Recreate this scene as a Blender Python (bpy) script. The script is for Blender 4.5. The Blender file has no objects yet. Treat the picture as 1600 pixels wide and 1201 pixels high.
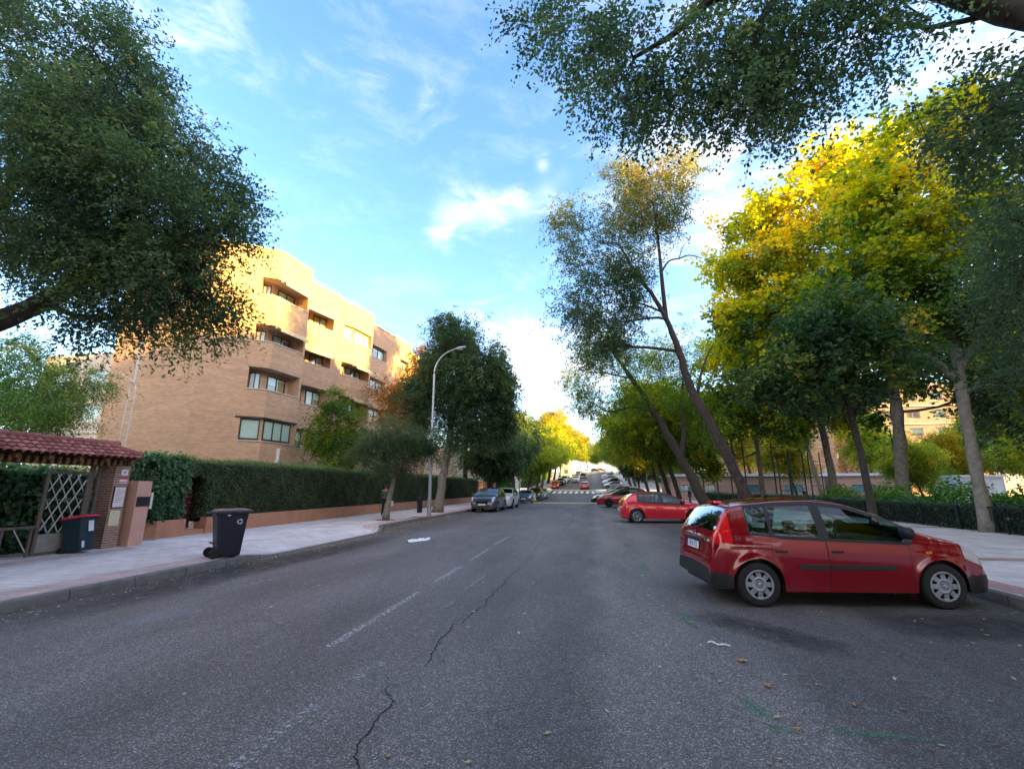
import bpy, math, random
import numpy as np
from math import radians as R, sin, cos, pi
from mathutils import Vector, Matrix

S = bpy.context.scene
COL = S.collection
# ------------------------------------------------------------------ camera
CAM_H = 1.62
YAW, PITCH = R(-9.882), R(12.9026)
Fv = Vector((sin(YAW)*cos(PITCH), cos(YAW)*cos(PITCH), sin(PITCH)))
Rv = Vector((cos(YAW), -sin(YAW), 0))
Uv = Rv.cross(Fv)
cd = bpy.data.cameras.new('camera'); cam = bpy.data.objects.new('camera', cd); COL.objects.link(cam)
M = Matrix((Rv, Uv, -Fv)).transposed().to_4x4(); M.translation = (0, 0, CAM_H)
cam.matrix_world = M
cd.sensor_width = 36; cd.lens = 36*705/1600; cd.clip_start = .05; cd.clip_end = 4000
S.camera = cam
# ------------------------------------------------------------------ light
SUN_EL, SUN_AZ = R(14.0), R(-9)          # azimuth measured from +X towards +Y
sdir = Vector((cos(SUN_AZ)*cos(SUN_EL), sin(SUN_AZ)*cos(SUN_EL), sin(SUN_EL)))
ld = bpy.data.lights.new('sun', 'SUN'); ld.energy = 4.2; ld.angle = R(.6); ld.color = (1, .70, .15)
sun = bpy.data.objects.new('sun', ld); COL.objects.link(sun)
sun.rotation_euler = sdir.to_track_quat('Z', 'Y').to_euler()
S.view_settings.view_transform = 'Standard'; S.view_settings.look = 'None'
S.view_settings.exposure = 2.88; S.view_settings.gamma = 1
w = bpy.data.worlds.new('World'); S.world = w; w.use_nodes = True
nt = w.node_tree; nt.nodes.clear()
def N(nt, t, **k):
    n = nt.nodes.new(t)
    for a, b in k.items(): setattr(n, a, b)
    return n
def math_n(nt, op, a, b=None, clamp=False):
    n = N(nt, 'ShaderNodeMath', operation=op, use_clamp=clamp)
    for i, v in enumerate((a, b)):
        if v is None: continue
        if isinstance(v, (int, float)): n.inputs[i].default_value = v
        else: nt.links.new(v, n.inputs[i])
    return n.outputs[0]
L = nt.links.new
out = N(nt, 'ShaderNodeOutputWorld'); bg = N(nt, 'ShaderNodeBackground')
sky = N(nt, 'ShaderNodeTexSky', sky_type='NISHITA', sun_disc=False)
sky.sun_elevation = SUN_EL; sky.sun_rotation = pi/2 - SUN_AZ
sky.air_density = 1.0; sky.dust_density = .6; sky.ozone_density = 2.2
tc = N(nt, 'ShaderNodeTexCoord')
mp = N(nt, 'ShaderNodeMapping'); mp.inputs['Scale'].default_value = (1.0, 1.0, 2.6)
L(tc.outputs['Generated'], mp.inputs[0])
n1 = N(nt, 'ShaderNodeTexNoise'); n1.inputs['Scale'].default_value = 7.0; n1.inputs['Detail'].default_value = 10; n1.inputs['Roughness'].default_value = .66; n1.inputs['Distortion'].default_value = .4
L(mp.outputs[0], n1.inputs['Vector'])
def lobe(d, k, amp):
    dn = N(nt, 'ShaderNodeVectorMath', operation='DOT_PRODUCT')
    v = Vector(d).normalized(); dn.inputs[1].default_value = v
    L(tc.outputs['Generated'], dn.inputs[0])
    a = math_n(nt, 'SUBTRACT', dn.outputs['Value'], 1.0)
    a = math_n(nt, 'MULTIPLY', a, k)
    a = math_n(nt, 'EXPONENT', a)
    return math_n(nt, 'MULTIPLY', a, amp)
def pxdir(x, y): return Fv*705 + Rv*(x-800) - Uv*(y-600.5)
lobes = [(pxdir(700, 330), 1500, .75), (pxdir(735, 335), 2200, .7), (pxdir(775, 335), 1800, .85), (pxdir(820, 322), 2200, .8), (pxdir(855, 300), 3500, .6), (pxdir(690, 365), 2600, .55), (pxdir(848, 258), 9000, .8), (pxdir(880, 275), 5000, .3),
         (pxdir(665, 150), 6000, .5), (pxdir(590, 120), 1500, .10), (pxdir(230, 10), 300, .22), (pxdir(790, 540), 260, .55), (pxdir(850, 580), 160, .6), (pxdir(1130, 340), 150, .55), (pxdir(1380, 330), 14, .42), (pxdir(880, 640), 120, .5), ((.1, -1, .40), 3.2, 1.2), ((-1, -.7, .4), 4, .9), ((1, -.8, .4), 4, .8)]  # the closing lobes are unseen clouds, added behind the camera as warm fill
acc = None
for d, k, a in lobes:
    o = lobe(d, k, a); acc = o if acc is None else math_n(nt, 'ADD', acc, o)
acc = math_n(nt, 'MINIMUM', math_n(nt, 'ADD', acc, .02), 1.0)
ns = N(nt, 'ShaderNodeMapRange', interpolation_type='SMOOTHSTEP'); ns.inputs[1].default_value = .43; ns.inputs[2].default_value = .76; L(n1.outputs['Fac'], ns.inputs[0])
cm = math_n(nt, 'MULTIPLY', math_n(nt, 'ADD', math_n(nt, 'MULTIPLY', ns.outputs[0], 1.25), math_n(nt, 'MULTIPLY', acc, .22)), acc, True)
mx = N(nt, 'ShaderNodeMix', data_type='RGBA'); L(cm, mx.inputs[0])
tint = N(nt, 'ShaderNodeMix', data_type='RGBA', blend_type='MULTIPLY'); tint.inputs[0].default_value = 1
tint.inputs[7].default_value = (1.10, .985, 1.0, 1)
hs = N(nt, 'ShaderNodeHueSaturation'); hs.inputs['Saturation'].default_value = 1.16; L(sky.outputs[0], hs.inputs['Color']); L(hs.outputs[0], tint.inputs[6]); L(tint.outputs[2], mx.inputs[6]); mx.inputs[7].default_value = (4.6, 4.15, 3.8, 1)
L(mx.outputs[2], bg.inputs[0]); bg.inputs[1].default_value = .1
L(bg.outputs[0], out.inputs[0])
S.cycles.max_bounces = 7; S.cycles.diffuse_bounces = 3; S.cycles.glossy_bounces = 3
S.cycles.transmission_bounces = 4; S.cycles.transparent_max_bounces = 12
S.cycles.use_denoising = True; S.cycles.caustics_reflective = False; S.cycles.caustics_refractive = False

# ------------------------------------------------------------------ helpers
rng = np.random.default_rng(7); random.seed(7)
def zr(y):
    if y < 58: return 0.0
    if y < 88: return .066*(y-58)**2/60
    if y < 195: return .99 + .066*(y-88)
    if y < 225: return 8.052 + .066*(y-195) - .066*(y-195)**2/60
    return 9.04
def xs(y): return 0.0 if y < 60 else 3*((min(y, 260)-60)/140)**2

def tag(o, label=None, cat=None, group=None, kind=None):
    if label: o['label'] = label
    if cat: o['category'] = cat
    if group: o['group'] = group
    if kind: o['kind'] = kind
    return o
def empty(name, loc=(0, 0, 0), rz=0, label=None, cat=None, group=None, kind=None):
    o = bpy.data.objects.new(name, None); COL.objects.link(o)
    o.location = loc; o.rotation_euler = (0, 0, rz); o.empty_display_size = .2
    return tag(o, label, cat, group, kind)
def add(name, me, parent=None, mats=None):
    o = bpy.data.objects.new(name, me); COL.objects.link(o)
    if parent: o.parent = parent
    if mats:
        for m in (mats if isinstance(mats, (list, tuple)) else [mats]): me.materials.append(m)
    return o
def copy_tree(o, parent=None):
    c = o.copy(); COL.objects.link(c); c.parent = parent
    for ch in list(o.children): copy_tree(ch, c)
    return c
def fast_mesh(name, verts, quads, mi=None, smooth=False):
    verts = np.asarray(verts, np.float32).reshape(-1, 3); quads = np.asarray(quads, np.int32)
    k = quads.shape[1]; n = len(quads)
    me = bpy.data.meshes.new(name)
    me.vertices.add(len(verts)); me.vertices.foreach_set('co', verts.ravel())
    me.loops.add(n*k); me.loops.foreach_set('vertex_index', quads.ravel())
    me.polygons.add(n); me.polygons.foreach_set('loop_start', np.arange(0, n*k, k, dtype=np.int32))
    try: me.polygons.foreach_set('loop_total', np.full(n, k, np.int32))
    except Exception: pass
    if mi is not None: me.polygons.foreach_set('material_index', np.asarray(mi, np.int32))
    if smooth: me.polygons.foreach_set('use_smooth', np.ones(n, bool))
    me.update(); me.validate()
    return me
class MB:
    """collects faces of any size"""
    def __init__(s): s.v = []; s.f = []; s.m = []; s.uv = []
    def face(s, pts, m=0, uv=None):
        i = len(s.v); s.v += [tuple(p) for p in pts]; s.f.append(tuple(range(i, i+len(pts)))); s.m.append(m); s.uv.append(uv)
    def poly(s, verts, faces, m=0):
        i = len(s.v); s.v += [tuple(p) for p in verts]
        for f in faces: s.f.append(tuple(i+k for k in f)); s.m.append(m); s.uv.append(None)
    def box(s, x0, x1, y0, y1, z0, z1, m=0, T=None, taper=1.0, bev=0):
        c = [(x0, y0, z0), (x1, y0, z0), (x1, y1, z0), (x0, y1, z0), (x0, y0, z1), (x1, y0, z1), (x1, y1, z1), (x0, y1, z1)]
        if taper != 1:
            cx, cy = (x0+x1)/2, (y0+y1)/2
            c = c[:4] + [(cx+(x-cx)*taper, cy+(y-cy)*taper, z) for x, y, z in c[4:]]
        if T is not None: c = [tuple(T @ Vector(p)) for p in c]
        s.poly(c, [(3, 2, 1, 0), (4, 5, 6, 7), (0, 1, 5, 4), (1, 2, 6, 5), (2, 3, 7, 6), (3, 0, 4, 7)], m)
    def tube(s, pts, rad, n=8, m=0, cap=True):
        pts = [Vector(p) for p in pts]; k = len(pts)
        if not isinstance(rad, (list, tuple)): rad = [rad]*k
        vs = []; prev = None
        for i, p in enumerate(pts):
            t = (pts[min(i+1, k-1)]-pts[max(i-1, 0)]).normalized()
            if prev is None:
                a = Vector((0, 0, 1)) if abs(t.z) < .9 else Vector((1, 0, 0)); u = t.cross(a).normalized()
            else: u = (prev - t*prev.dot(t)).normalized()
            prev = u; v = t.cross(u)
            for j in range(n):
                a = 2*pi*j/n; vs.append(p+(u*cos(a)+v*sin(a))*rad[i])
        fs = [(i*n+j, i*n+(j+1) % n, (i+1)*n+(j+1) % n, (i+1)*n+j) for i in range(k-1) for j in range(n)]
        if cap: fs += [tuple(range(n-1, -1, -1)), tuple((k-1)*n+j for j in range(n))]
        s.poly(vs, fs, m)
    def lathe(s, prof, n=24, c=(0, 0, 0), axis='z', m=0):
        vs = []
        for r, h in prof:
            for j in range(n):
                a = 2*pi*j/n
                p = (r*cos(a), r*sin(a), h) if axis == 'z' else ((r*cos(a), h, r*sin(a)) if axis == 'y' else (h, r*cos(a), r*sin(a)))
                vs.append((p[0]+c[0], p[1]+c[1], p[2]+c[2]))
        k = len(prof)
        fs = [(i*n+j, i*n+(j+1) % n, (i+1)*n+(j+1) % n, (i+1)*n+j) for i in range(k-1) for j in range(n)]
        s.poly(vs, fs, m)
    def mesh(s, name, smooth=False):
        me = bpy.data.meshes.new(name); me.from_pydata(s.v, [], s.f)
        me.polygons.foreach_set('material_index', s.m)
        if any(u is not None for u in s.uv):
            ul = me.uv_layers.new(name='UVMap'); d = []
            for f, u in zip(s.f, s.uv):
                d += [c for q in (u if u is not None else [(0, 0)]*len(f)) for c in q]
            ul.data.foreach_set('uv', d)
        if smooth: me.polygons.foreach_set('use_smooth', [True]*len(s.f))
        me.update(); return me
    def build(s, name, mats, parent=None, smooth=False, bevel=0, fix=True):
        me = s.mesh(name, smooth)
        if fix:
            import bmesh
            b = bmesh.new(); b.from_mesh(me); bmesh.ops.recalc_face_normals(b, faces=b.faces); b.to_mesh(me); b.free()
        o = add(name, me, parent, mats)
        if bevel:
            md = o.modifiers.new('bevel', 'BEVEL'); md.width = bevel; md.segments = 2; md.limit_method = 'ANGLE'; md.angle_limit = R(40)
        return o

# ------------------------------------------------------------------ materials
def mat(name, col=(.5, .5, .5), rough=.6, metal=0, spec=None, coat=0, noise=None, bump=None, emit=None, coords='Object'):
    """noise=(scale, amount, detail) brightness variation, bump=(scale, strength)"""
    m = bpy.data.materials.new(name); m.use_nodes = True; nt = m.node_tree; b = nt.nodes['Principled BSDF']; L = nt.links.new
    b.inputs['Base Color'].default_value = (*col, 1); b.inputs['Roughness'].default_value = rough; b.inputs['Metallic'].default_value = metal
    if spec is not None: b.inputs['Specular IOR Level'].default_value = spec
    if coat: b.inputs['Coat Weight'].default_value = coat; b.inputs['Coat Roughness'].default_value = .04
    tc = N(nt, 'ShaderNodeTexCoord')
    if noise:
        n = N(nt, 'ShaderNodeTexNoise'); n.inputs['Scale'].default_value = noise[0]; n.inputs['Detail'].default_value = noise[2] if len(noise) > 2 else 5
        L(tc.outputs[coords], n.inputs['Vector'])
        mr = N(nt, 'ShaderNodeMapRange'); mr.inputs[1].default_value = .25; mr.inputs[2].default_value = .75
        mr.inputs[3].default_value = 1-noise[1]; mr.inputs[4].default_value = 1+noise[1]; L(n.outputs['Fac'], mr.inputs[0])
        mm = N(nt, 'ShaderNodeVectorMath', operation='SCALE'); mm.inputs[0].default_value = col; L(mr.outputs[0], mm.inputs['Scale'])
        L(mm.outputs[0], b.inputs['Base Color'])
    if bump:
        n = N(nt, 'ShaderNodeTexNoise'); n.inputs['Scale'].default_value = bump[0]; n.inputs['Detail'].default_value = 6
        L(tc.outputs[coords], n.inputs['Vector'])
        bp = N(nt, 'ShaderNodeBump'); bp.inputs['Strength'].default_value = bump[1]; bp.inputs['Distance'].default_value = .01
        L(n.outputs['Fac'], bp.inputs['Height']); L(bp.outputs[0], b.inputs['Normal'])
    if emit: b.inputs['Emission Color'].default_value = (*emit[0], 1); b.inputs['Emission Strength'].default_value = emit[1]
    return m
def ramp(nt, stops):
    r = N(nt, 'ShaderNodeValToRGB'); e = r.color_ramp.elements
    e[0].position, e[0].color = stops[0][0], (*stops[0][1], 1); e[1].position, e[1].color = stops[-1][0], (*stops[-1][1], 1)
    for p, c in stops[1:-1]:
        x = e.new(p); x.color = (*c, 1)
    return r
def leaf_mat(name, stops, transl=.45, rough=.5):
    m = bpy.data.materials.new(name); m.use_nodes = True; nt = m.node_tree; nt.nodes.clear(); L = nt.links.new
    o = N(nt, 'ShaderNodeOutputMaterial'); at = N(nt, 'ShaderNodeAttribute', attribute_name='v')
    r = ramp(nt, stops); L(at.outputs['Fac'], r.inputs[0])
    p = N(nt, 'ShaderNodeBsdfPrincipled'); p.inputs['Roughness'].default_value = rough; p.inputs['Specular IOR Level'].default_value = .35; L(r.outputs[0], p.inputs['Base Color'])
    t = N(nt, 'ShaderNodeBsdfTranslucent'); g = N(nt, 'ShaderNodeHueSaturation'); g.inputs['Saturation'].default_value = 1.15; g.inputs['Value'].default_value = 1.5
    L(r.outputs[0], g.inputs['Color']); L(g.outputs[0], t.inputs['Color'])
    x = N(nt, 'ShaderNodeMixShader'); x.inputs[0].default_value = transl; L(p.outputs[0], x.inputs[1]); L(t.outputs[0], x.inputs[2]); L(x.outputs[0], o.inputs[0])
    return m
def brick_mat(name, c1, c2, mortar, bw=.25, bh=.065, wear=.25, uv=True, msize=.008):
    m = bpy.data.materials.new(name); m.use_nodes = True; nt = m.node_tree; b = nt.nodes['Principled BSDF']; L = nt.links.new
    tc = N(nt, 'ShaderNodeTexCoord'); br = N(nt, 'ShaderNodeTexBrick')
    L(tc.outputs['UV' if uv else 'Object'], br.inputs['Vector'])
    br.inputs['Color1'].default_value = (*c1, 1); br.inputs['Color2'].default_value = (*c2, 1); br.inputs['Mortar'].default_value = (*mortar, 1)
    br.inputs['Scale'].default_value = 1; br.inputs['Brick Width'].default_value = bw; br.inputs['Row Height'].default_value = bh; br.inputs['Mortar Size'].default_value = msize
    br.inputs['Mortar Smooth'].default_value = .3
    n = N(nt, 'ShaderNodeTexNoise'); n.inputs['Scale'].default_value = .9; n.inputs['Detail'].default_value = 8; n.inputs['Roughness'].default_value = .65
    mp = N(nt, 'ShaderNodeMapping'); mp.inputs['Scale'].default_value = (.5, 2.4, 2.4) if uv else (1, 1, 1)
    L(tc.outputs['UV' if uv else 'Object'], mp.inputs[0]); L(mp.outputs[0], n.inputs['Vector'])
    mr = N(nt, 'ShaderNodeMapRange'); mr.inputs[1].default_value = .3; mr.inputs[2].default_value = .7; mr.inputs[3].default_value = 1-wear; mr.inputs[4].default_value = 1+wear
    L(n.outputs['Fac'], mr.inputs[0])
    sc = N(nt, 'ShaderNodeVectorMath', operation='SCALE'); L(br.outputs['Color'], sc.inputs[0]); L(mr.outputs[0], sc.inputs['Scale']); L(sc.outputs[0], b.inputs['Base Color'])
    b.inputs['Roughness'].default_value = .85
    bp = N(nt, 'ShaderNodeBump'); bp.inputs['Strength'].default_value = .35; bp.inputs['Distance'].default_value = .01; bp.invert = True
    L(br.outputs['Fac'], bp.inputs['Height']); L(bp.outputs[0], b.inputs['Normal'])
    return m
def asphalt_mat():
    m = bpy.data.materials.new('asphalt'); m.use_nodes = True; nt = m.node_tree; b = nt.nodes['Principled BSDF']; L = nt.links.new
    tc = N(nt, 'ShaderNodeTexCoord'); co = tc.outputs['Object']
    v = N(nt, 'ShaderNodeTexVoronoi', feature='F1'); v.inputs['Scale'].default_value = 125; L(co, v.inputs['Vector'])
    sep = N(nt, 'ShaderNodeSeparateColor'); L(v.outputs['Color'], sep.inputs[0])
    r = ramp(nt, [(0, (.060, .052, .047)), (.5, (.106, .092, .084)), (.78, (.146, .128, .117)), (.90, (.24, .21, .19)), (1, (.42, .37, .33))]); L(sep.outputs[0], r.inputs[0])
    dk = math_n(nt, 'SUBTRACT', 1.12, math_n(nt, 'MULTIPLY', v.outputs['Distance'], 55.0*.8/1.0*.012))
    n = N(nt, 'ShaderNodeTexNoise'); n.inputs['Scale'].default_value = .55; n.inputs['Detail'].default_value = 7; n.inputs['Roughness'].default_value = .6
    mp = N(nt, 'ShaderNodeMapping'); mp.inputs['Scale'].default_value = (1.4, .35, 1); L(co, mp.inputs[0]); L(mp.outputs[0], n.inputs['Vector'])
    mr = N(nt, 'ShaderNodeMapRange'); mr.inputs[1].default_value = .3; mr.inputs[2].default_value = .7; mr.inputs[3].default_value = .64; mr.inputs[4].default_value = 1.34; L(n.outputs['Fac'], mr.inputs[0])
    n2 = N(nt, 'ShaderNodeTexNoise'); n2.inputs['Scale'].default_value = 14; n2.inputs['Detail'].default_value = 4; L(co, n2.inputs['Vector'])
    mr2 = N(nt, 'ShaderNodeMapRange'); mr2.inputs[1].default_value = .3; mr2.inputs[2].default_value = .7; mr2.inputs[3].default_value = .84; mr2.inputs[4].default_value = 1.16; L(n2.outputs['Fac'], mr2.inputs[0])
    # worn lane (polished, lighter) against darker oily bays: follows the traffic, in metres across the road
    sx = N(nt, 'ShaderNodeSeparateXYZ'); L(co, sx.inputs[0])
    wob = N(nt, 'ShaderNodeTexNoise'); wob.inputs['Scale'].default_value = .8; wob.inputs['Detail'].default_value = 5; L(co, wob.inputs['Vector'])
    xw = math_n(nt, 'ADD', sx.outputs[0], math_n(nt, 'MULTIPLY', math_n(nt, 'SUBTRACT', wob.outputs['Fac'], .5), 1.1))
    cr = N(nt, 'ShaderNodeFloatCurve'); cmap = cr.mapping; c = cmap.curves[0]
    c.points[0].location = (0, .34); c.points[1].location = (1, .34)
    for p in ((.03, .36), (.12, .40), (.17, .50), (.30, .54), (.40, .50), (.50, .50), (.545, .44), (.58, .64), (.64, .60), (.70, .43), (.78, .36), (.88, .32)): c.points.new(*p)
    cmap.update(); xn = math_n(nt, 'DIVIDE', math_n(nt, 'ADD', xw, 9.0), 16.0, True); L(xn, cr.inputs[1])
    lane = math_n(nt, 'MULTIPLY', cr.outputs[0], 2.0)
    k = math_n(nt, 'MULTIPLY', math_n(nt, 'MULTIPLY', mr.outputs[0], mr2.outputs[0]), lane)
    sc = N(nt, 'ShaderNodeVectorMath', operation='SCALE'); L(r.outputs[0], sc.inputs[0]); L(k, sc.inputs['Scale'])
    L(sc.outputs[0], b.inputs['Base Color']); b.inputs['Roughness'].default_value = .72; b.inputs['Specular IOR Level'].default_value = .5
    bp = N(nt, 'ShaderNodeBump'); bp.inputs['Strength'].default_value = .55; bp.inputs['Distance'].default_value = .004; bp.invert = True
    L(v.outputs['Distance'], bp.inputs['Height']); L(bp.outputs[0], b.inputs['Normal'])
    return m
def paint_mark_mat(name, col, cover=.5, scale=40, soft=False):
    """worn road paint: noise decides where paint is left"""
    m = bpy.data.materials.new(name); m.use_nodes = True; nt = m.node_tree; b = nt.nodes['Principled BSDF']; o = nt.nodes['Material Output']; L = nt.links.new
    b.inputs['Base Color'].default_value = (*col, 1); b.inputs['Roughness'].default_value = .8
    tc = N(nt, 'ShaderNodeTexCoord'); n = N(nt, 'ShaderNodeTexNoise'); n.inputs['Scale'].default_value = scale; n.inputs['Detail'].default_value = 6; n.inputs['Roughness'].default_value = .7; L(tc.outputs['Object'], n.inputs['Vector'])
    val = n.outputs['Fac']
    if soft:   # spray: fades towards the strip's edges
        sp = N(nt, 'ShaderNodeSeparateXYZ'); L(tc.outputs['UV'], sp.inputs[0])
        e = math_n(nt, 'MULTIPLY', math_n(nt, 'MULTIPLY', sp.outputs[0], math_n(nt, 'SUBTRACT', 1, sp.outputs[0])), math_n(nt, 'MULTIPLY', math_n(nt, 'MULTIPLY', sp.outputs[1], math_n(nt, 'SUBTRACT', 1, sp.outputs[1])), 10))
        e = math_n(nt, 'MULTIPLY', e, 1.0, True)
        val = math_n(nt, 'MULTIPLY', val, math_n(nt, 'POWER', e, .6))
        a = math_n(nt, 'MULTIPLY', math_n(nt, 'SUBTRACT', val, .12), 2.2*cover, True)
    else:
        a = math_n(nt, 'MULTIPLY', math_n(nt, 'SUBTRACT', val, 1-cover-.05), 7, True)
    t = N(nt, 'ShaderNodeBsdfTransparent'); x = N(nt, 'ShaderNodeMixShader'); L(a, x.inputs[0]); L(t.outputs[0], x.inputs[1]); L(b.outputs[0], x.inputs[2]); L(x.outputs[0], o.inputs[0])
    return m
def glass_mat(name, tint=(.5, .6, .6), trans=.6, rough=.02, refl=.9, base=.045):
    m = bpy.data.materials.new(name); m.use_nodes = True; nt = m.node_tree; nt.nodes.clear(); L = nt.links.new
    o = N(nt, 'ShaderNodeOutputMaterial'); g = N(nt, 'ShaderNodeBsdfGlossy'); g.inputs['Roughness'].default_value = rough; g.inputs['Color'].default_value = (.95, .98, 1, 1)
    t = N(nt, 'ShaderNodeBsdfTransparent'); t.inputs['Color'].default_value = (*[c*trans for c in tint], 1)
    fr = N(nt, 'ShaderNodeLayerWeight'); fr.inputs['Blend'].default_value = .5; fr = type('o', (), {'outputs': [math_n(nt, 'POWER', fr.outputs['Facing'], 3.2)]})
    f = math_n(nt, 'ADD', math_n(nt, 'MULTIPLY', fr.outputs[0], refl), base, True)
    x = N(nt, 'ShaderNodeMixShader'); L(f, x.inputs[0]); L(t.outputs[0], x.inputs[1]); L(g.outputs[0], x.inputs[2]); L(x.outputs[0], o.inputs[0])
    return m

ASPH = asphalt_mat()
KERB = mat('kerb granite', (.15, .135, .125), .8, noise=(6, .25), bump=(40, .4))
_t = KERB.node_tree; _p = _t.nodes['Principled BSDF']; _src = _p.inputs['Base Color'].links[0].from_socket; _c = N(_t, 'ShaderNodeTexCoord'); _s = N(_t, 'ShaderNodeSeparateXYZ'); _t.links.new(_c.outputs['Object'], _s.inputs[0])
_f = math_n(_t, 'FRACT', _s.outputs[1]); _g = math_n(_t, 'GREATER_THAN', _f, .018); _h = math_n(_t, 'ADD', math_n(_t, 'MULTIPLY', _g, .75), .25); _v = N(_t, 'ShaderNodeVectorMath', operation='SCALE'); _t.links.new(_src, _v.inputs[0]); _t.links.new(_h, _v.inputs['Scale']); _t.links.new(_v.outputs[0], _p.inputs['Base Color'])
PAVE = brick_mat('pavement tiles', (.68, .61, .57), (.56, .505, .475), (.30, .26, .24), .4, .2, .22, uv=False, msize=.006)
PAVE_R = brick_mat('red pavement tiles', (.50, .27, .24), (.44, .24, .21), (.22, .15, .14), .2, .2, .2, uv=False, msize=.006)
CONC = mat('concrete', (.33, .31, .30), .85, noise=(3, .2), bump=(30, .3))
SOIL = mat('park sand', (.42, .33, .23), .95, noise=(1.2, .25), bump=(20, .4))
BARK = mat('elm bark', (.06, .045, .035), .95, noise=(9, .5), bump=(18, 1.0))
BARK2 = mat('plane bark', (.21, .185, .15), .9, noise=(5, .38), bump=(9, .5))
BARK3 = mat('pale bark', (.22, .19, .15), .9, noise=(7, .35), bump=(14, .8))
STEEL = mat('galvanised steel', (.42, .43, .45), .45, .8, noise=(12, .12))
GREENM = mat('green painted steel', (.015, .075, .05), .45, .2)
BLACKM = mat('black painted iron', (.018, .02, .02), .5, .3)
WHITE = mat('white paint', (.78, .77, .74), .6, noise=(3, .08))
PLAST = mat('dark plastic', (.018, .022, .035), .38, noise=(8, .15))
RUBBER = mat('tyre rubber', (.016, .016, .017), .85, noise=(30, .2))
CHROME = mat('chrome', (.75, .76, .78), .12, 1)
SILVER = mat('silver wheel paint', (.40, .42, .46), .28, .7)
BLKP = mat('black trim', (.014, .014, .017), .5)
GAP = mat('shut line', (.006, .006, .007), .9)
SEAT = mat('seat cloth', (.018, .018, .022), .95)
CGLASS = glass_mat('car glass', (.55, .82, .74), .72, refl=.55)
CGLASSR = glass_mat('tinted rear glass', (.4, .5, .55), .45, refl=.55, base=.42)
CGLASSD = glass_mat('dark car glass', (.30, .36, .40), .35)
PLATE = mat('number plate', (.85, .85, .84), .45)
INK = mat('plate ink', (.01, .01, .015), .6)
REDL = mat('red lamp', (.80, .012, .02), .12, coat=1)
CLEARL = mat('clear lamp', (.72, .74, .78), .08, .3, coat=1)
ORANGEL = mat('orange lamp', (.75, .20, .02), .2, coat=.6)
BRICK = brick_mat('facade brick', (.66, .385, .21), (.53, .29, .155), (.52, .36, .23), .25, .07, .13)
# ------------------------------------------------------------------ ground, road, pavements
def yst(y0, y1):
    ys = sorted({y0, y1, *[float(v) for v in np.arange(math.ceil(y0), min(y1, 60), 4)], *[float(v) for v in np.arange(58, 320, 3)]})
    return [y for y in ys if y0 <= y <= y1]
def sheet(name, fa, fb, y0, y1, dz, m, drop=None, kind='structure', nx=1):
    """a sheet between x=fa(y) and x=fb(y) that follows the road's rise; drop = skirt depth on both sides"""
    ys = yst(y0, y1); v = []; q = []
    cols = nx+1
    for y in ys:
        a, b = fa(y)+xs(y), fb(y)+xs(y)
        row = [(a+(b-a)*i/nx, y, zr(y)+dz) for i in range(cols)]
        if drop: row = [(a, y, zr(y)+dz-drop)]+row+[(b, y, zr(y)+dz-drop)]
        v += row
    c = len(v)//len(ys)
    for i in range(len(ys)-1):
        for j in range(c-1): q.append((i*c+j, i*c+j+1, (i+1)*c+j+1, (i+1)*c+j))
    if drop: q.append(tuple(range(c-1, c-1-0, -1)) or q.pop()) if False else None
    o = add(name, fast_mesh(name, v, q), None, m); tag(o, kind=kind); return o
C = lambda k: (lambda y: k)
def kl(y):   # left kerb line: recessed parking bay after the driveway
    if y < 16: return -7.72
    if y < 18.5: return -7.72-.86*(1-cos((y-16)/2.5*pi))/2
    if y < 80: return -8.58
    if y < 83: return -8.58+1.0*(y-80)/3
    if y < 90: return -7.58
    if y < 93: return -7.58-1.0*(y-90)/3
    return -8.58
def krr(y):  # right kerb line, with the build-out at the crossing
    if y < 79: return 5.72
    if y < 82: return 5.72-5.5*(y-79)/3
    if y < 90: return .22
    if y < 93: return .22+5.5*(y-90)/3
    return 5.72
# ground: one sheet to the horizon
gy = sorted(set([-400, -60] + list(range(-20, 330, 6)) + [420, 700, 1600])); gx = [-1500, -300, -60, -20, 0, 20, 60, 300, 1500]
v = [(x, y, zr(y)-.06) for y in gy for x in gx]; k = len(gx)
q = [(i*k+j, i*k+j+1, (i+1)*k+j+1, (i+1)*k+j) for i in range(len(gy)-1) for j in range(k-1)]
tag(add('ground', fast_mesh('ground', v, q), None, SOIL), kind='structure')
def kdrive(y): # pavement edge over the dropped kerb creeps out a little
    return kl(y)
sheet('road', lambda y: -9.2, lambda y: 6.4, -30, 420, 0, ASPH, nx=4)
def kerb(name, f, side, y0, y1, h=.14, wd=.16):
    ys = yst(y0, y1)
    if y1 < 100 or y0 < 100:
        ys = sorted(set(ys) | {float(v) for v in np.arange(max(y0, 9), min(y1, 20), .25)} | {float(v) for v in np.arange(max(y0, 79), min(y1, 94), .5)}); ys = [y for y in ys if y0 <= y <= y1]
    v = []; q = []
    for y in ys:
        hh = h(y) if callable(h) else h
        x = f(y)+xs(y); z = zr(y); s = side
        v += [(x, y, z-.05), (x+s*.015, y, z+hh-.02), (x+s*.035, y, z+hh), (x+s*wd, y, z+hh+.001), (x+s*wd, y, z-.05)]
    for i in range(len(ys)-1):
        for j in range(4): q.append((i*5+j, i*5+j+1, i*5+6+j, i*5+5+j))
    tag(add(name, fast_mesh(name, v, q), None, KERB), kind='structure')
def hl(y):   # dropped kerb at the driveway
    if 10.6 < y < 16: return .03
    if 9.6 < y <= 10.6: return .14-.11*(y-9.6)
    if 16 <= y < 17: return .03+.11*(y-16)
    return .14
kerb('kerb_left', kl, -1, -30, 420, hl); kerb('kerb_right', krr, 1, -30, 420)
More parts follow.
